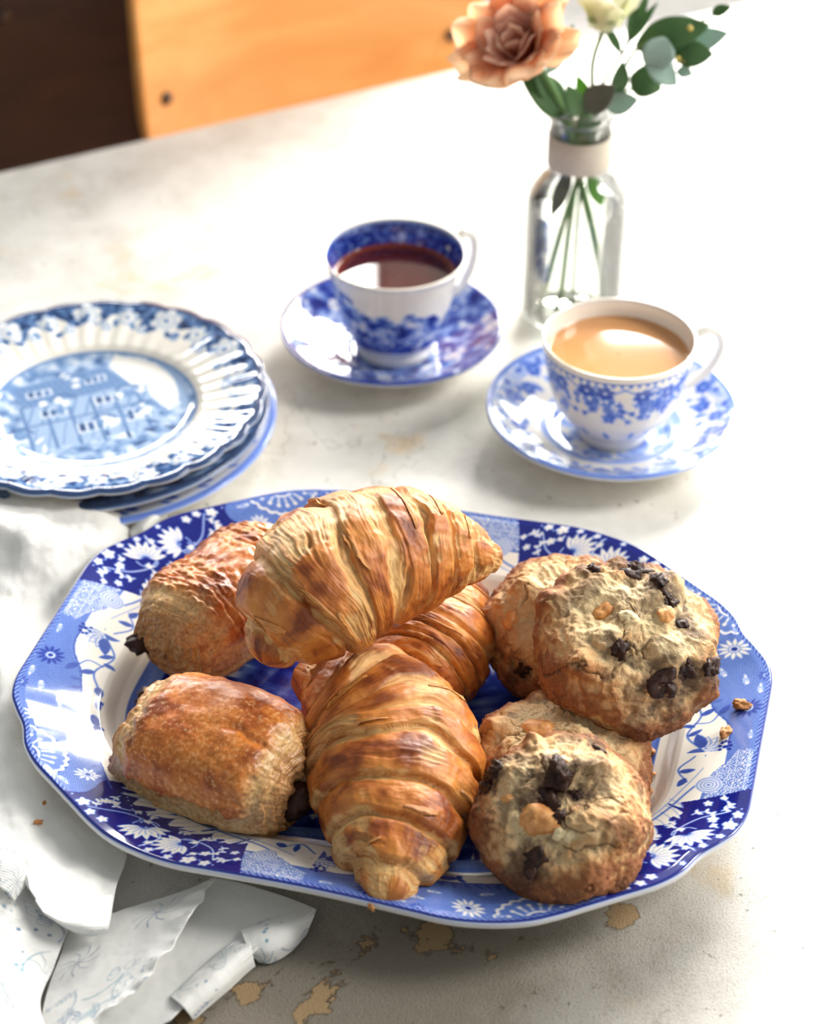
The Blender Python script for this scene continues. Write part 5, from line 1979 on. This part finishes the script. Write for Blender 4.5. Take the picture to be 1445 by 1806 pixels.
def petal(parent, centre, axis, ang, r_base, length, width, open_, material, seed, ruf=0.10, nu=16, nv=17):
    """cupped ruffled petal; axis = flower axis, open_ = angle away from it"""
    ax = np.asarray(axis, float)
    ax /= np.linalg.norm(ax)
    e1 = np.cross(ax, [0.3, 0.2, 0.93])
    e1 /= np.linalg.norm(e1)
    e2 = np.cross(ax, e1)
    d = math.cos(ang) * e1 + math.sin(ang) * e2
    s = np.cross(ax, d)
    u = np.linspace(0, 1, nu)
    v = np.linspace(-1, 1, nv)
    U, V = np.meshgrid(u, v, indexing='ij')
    a = open_ * (0.35 + 0.95 * U ** 1.3)                       # curls outward toward the rim
    step = length / (nu - 1)
    out = np.cumsum(np.sin(a) * step, axis=0)
    up_ = np.cumsum(np.cos(a) * step, axis=0)
    hw = width / 2 * (0.35 + 0.65 * np.sin(PI * np.clip(U * 0.62 + 0.02, 0, 1)) ** 0.8) * (1 - 0.35 * sm(0.85, 1.0, U) * (V ** 2))
    rf = ruf * length * sm(0.35, 1.0, U) * (np.sin(V * 5.3 + seed * 2.1) * 0.5 + 0.6 * noise(st(V * 2.2 + seed * 3.3, U * 2, 0 * U)))
    cup = -0.45 * hw * V ** 2 * (1 - 0.85 * U)
    up_ = up_ - (0.14 * length * sm(0.3, 1.0, U) * V ** 4) * np.cos(a)
    out = out - (0.14 * length * sm(0.3, 1.0, U) * V ** 4) * np.sin(a)
    rad = r_base + out + cup + 0.30 * rf
    up_ = up_ + 0.9 * rf - 0.25 * length * sm(0.5, 1.0, U) * np.abs(V) ** 3 * 0.4
    P = np.asarray(centre) + rad[..., None] * d + (V * hw)[..., None] * s + up_[..., None] * ax
    m = grid_mesh('petal', P + [0, 0, TZ] - np.array(parent.location))
    add_f(m, 'edge', sm(0.45, 1.0, U))
    o = link('petal', m, material, parent)
    sd = o.modifiers.new('thickness', 'SOLIDIFY')
    sd.thickness = 0.0004
    return o


axis = np.array([-0.45, -0.52, 0.72])
cb = rc - axis / np.linalg.norm(axis) * 0.020
rgp = np.random.RandomState(4)
for i in range(6):
    petal(rose, cb, axis, i * 2.4, 0.001 + 0.0006 * i, 0.026, 0.016 + 0.001 * i, 0.10 + 0.05 * i, m_pet_in, i, 0.05)
for i in range(9):
    petal(rose, cb, axis, i * 2.4 + 0.7, 0.004 + 0.0004 * i, 0.029 + 0.0006 * i, 0.026, 0.42 + 0.05 * i, m_pet_in if i < 4 else m_pet_out, i + 20, 0.12)
for i in range(9):
    petal(rose, cb, axis, i * 0.72 + 0.3, 0.005, 0.038 + 0.004 * rgp.rand(), 0.036, 0.95 + 0.28 * rgp.rand(), m_pet_out, i + 40, 0.16)
for (dx, dy, ln) in [(-0.9, -0.4, .046), (-0.2, -0.9, .044), (0.5, -0.85, .043)]:
    e1 = np.cross(axis / np.linalg.norm(axis), [0.3, 0.2, 0.93])
    petal(rose, cb - np.array([0, 0, .003]), axis, math.atan2(dy, dx), 0.004, ln, 0.026, 1.35, m_pet_out, int(ln * 1e4), 0.14)
stem(rose, [BASE + [.022, -.006, 0], BASE + [.012, -.003, .05], NECK + [-.004, -.004, -.03], NECK + [-.012, -.008, .0], cb + [.010, .006, -.014], cb], [0.0022, .0023, .0024, .0025, .0026], m_stem)
leaf(rose, NECK + [-.010, -.006, -.002], at_depth(918, 132, VB[1] - .014), 0.022, m_lf_dark, 0.004)
leaf(rose, NECK + [-.006, -.008, -.004], at_depth(940, 118, VB[1] - .020), 0.014, m_lf_dark, -0.003)
leaf(rose, cb + [.012, .004, -.012], at_depth(1012, 42, VB[1] - .018), 0.011, m_lf_pale, 0.003)

# ---- white rose bud
bud = thing('white_rose', 'greenish white rosebud on a thin stem at the top edge', 'flower', (VB[0], VB[1], TZ + 0.010), group='flowers in the bottle')
bc = at_depth(1065, 52, VB[1] + 0.006)
bax = np.array([0.08, -0.05, 1.0])
for i in range(9):
    petal(bud, bc, bax, i * 2.4, 0.0015 + 0.0009 * i, 0.030, 0.020 + 0.0012 * i, 0.16 + 0.045 * i, m_pet_white, i + 70, 0.05)
for i in range(5):
    a = i * 1.257
    leaf(bud, bc + [0, 0, -.001], bc + [0.014 * math.cos(a), 0.014 * math.sin(a), 0.010], 0.007, m_lf_bright, -0.002, (math.cos(a), math.sin(a), -0.3), name='sepal')
stem(bud, [BASE + [-.006, .008, 0], BASE + [-.003, .004, .06], NECK + [.002, .003, -.03], NECK + [.006, .004, .0], at_depth(1046, 110, VB[1] + .006), bc], [0.0016, .0016, .0014, .0014], m_stem)
leaf(bud, NECK + [.003, .000, -.006], at_depth(1018, 132, VB[1] - .004), 0.011, m_lf_bright, 0.002)

# ---- eucalyptus sprig
euc = thing('eucalyptus_sprig', 'eucalyptus sprig with round grey-green leaves arching right', 'leaves', (VB[0] + .002, VB[1], TZ + 0.010), group='flowers in the bottle')
Ye = VB[1] - 0.006
pe = lambda x, y, d=0.0: at_depth(x, y, Ye + d)
stem(euc, [BASE + [-.020, -.004, 0], BASE + [-.008, -.003, .06], NECK + [.004, -.002, -.03], NECK + [.009, -.003, .002], pe(1085, 150), pe(1125, 85), pe(1185, 62), pe(1265, 24)], [0.0018, .0017, .0013, .0010, .0007], m_stem, n=50)
stem(euc, [NECK + [.009, -.003, .002], pe(1070, 172, -.004), pe(1130, 150, -.008), pe(1200, 108, -.010), pe(1222, 95, -.010)], [0.0009, .0008, .0006], m_stem, 'twig')
for (bx, by, tx, ty, w, mat, dd, bd) in [
    (1122, 84, 1252, 44, .021, m_lf_dark, 0.004, .006), (1178, 82, 1285, 58, .016, m_lf_pale, 0.000, -.003), (1172, 66, 1146, 126, .020, m_lf_pale, -.008, .004),
    (1142, 112, 1194, 150, .015, m_lf_pale, -.012, .003), (1190, 98, 1258, 96, .0165, m_lf_dark, -.008, .002), (1112, 136, 1166, 158, .021, m_lf_dark, -.006, .003),
    (1088, 166, 1098, 108, .011, m_lf_dark, -.004, .002), (1030, 192, 1086, 152, .017, m_lf_purple, -.016, .003), (1070, 190, 1126, 176, .014, m_lf_pale, -.010, .002),
    (1256, 24, 1290, 13, .007, m_lf_dark, 0.0, .001), (1194, 124, 1222, 132, .008, m_lf_pale, -.012, .001), (1020, 205, 1000, 150, .012, m_lf_dark, -.018, .002),
]:
    leaf(euc, pe(bx, by, dd), pe(tx, ty, dd - .004), w, mat, bd)
for (x, y) in [(1218, 50), (1196, 104), (1206, 110), (1212, 108)]:
    p = pe(x, y, -.012) + [0, 0, TZ] - np.array(euc.location)
    lump('seed_bud', 0.0016, int(x), (1, 1, 1.1), plain('yellow_bud', (206, 186, 90), 0.6), euc, p, (0, 0, 0), 0.2)

# ---- grassy filler stems
gr = thing('grass_stems', 'thin dark green filler stems rising behind the eucalyptus', 'leaves', (VB[0] + .003, VB[1] + .004, TZ + 0.010), group='flowers in the bottle')
stem(gr, [BASE + [.002, .012, 0], BASE + [.002, .008, .06], NECK + [.004, .006, -.02], NECK + [.008, .006, .004], pe(1085, 115, .016), pe(1113, 62, .016), pe(1128, -30, .018)], [.0010, .0011, .0009], m_stem_dark, n=40)
for (x, y, tx, ty) in [(1108, 72, 1124, -25), (1114, 60, 1146, -20), (1104, 78, 1162, 2), (1096, 95, 1060, 40)]:
    leaf(gr, pe(x, y, .016), pe(tx, ty, .018), 0.006, m_lf_dark, 0.002, point=1.3, name='blade')
for (a, b) in [((.006, -.004), (985, 178)), ((.000, -.006), (1004, 170)), ((-.008, .004), (968, 172))]:
    leaf(gr, NECK + [a[0], a[1], -.045], NECK + [a[0] * 1.6, a[1] * 1.6, .006], 0.013, m_lf_dark, 0.002)
leaf(gr, NECK + [.006, -.004, -.040], NECK + [.015, -.006, -.064], 0.012, m_lf_bright, 0.002)
leaf(gr, NECK + [-.006, -.006, -.038], NECK + [-.016, -.008, -.070], 0.010, m_lf_purple, 0.002)
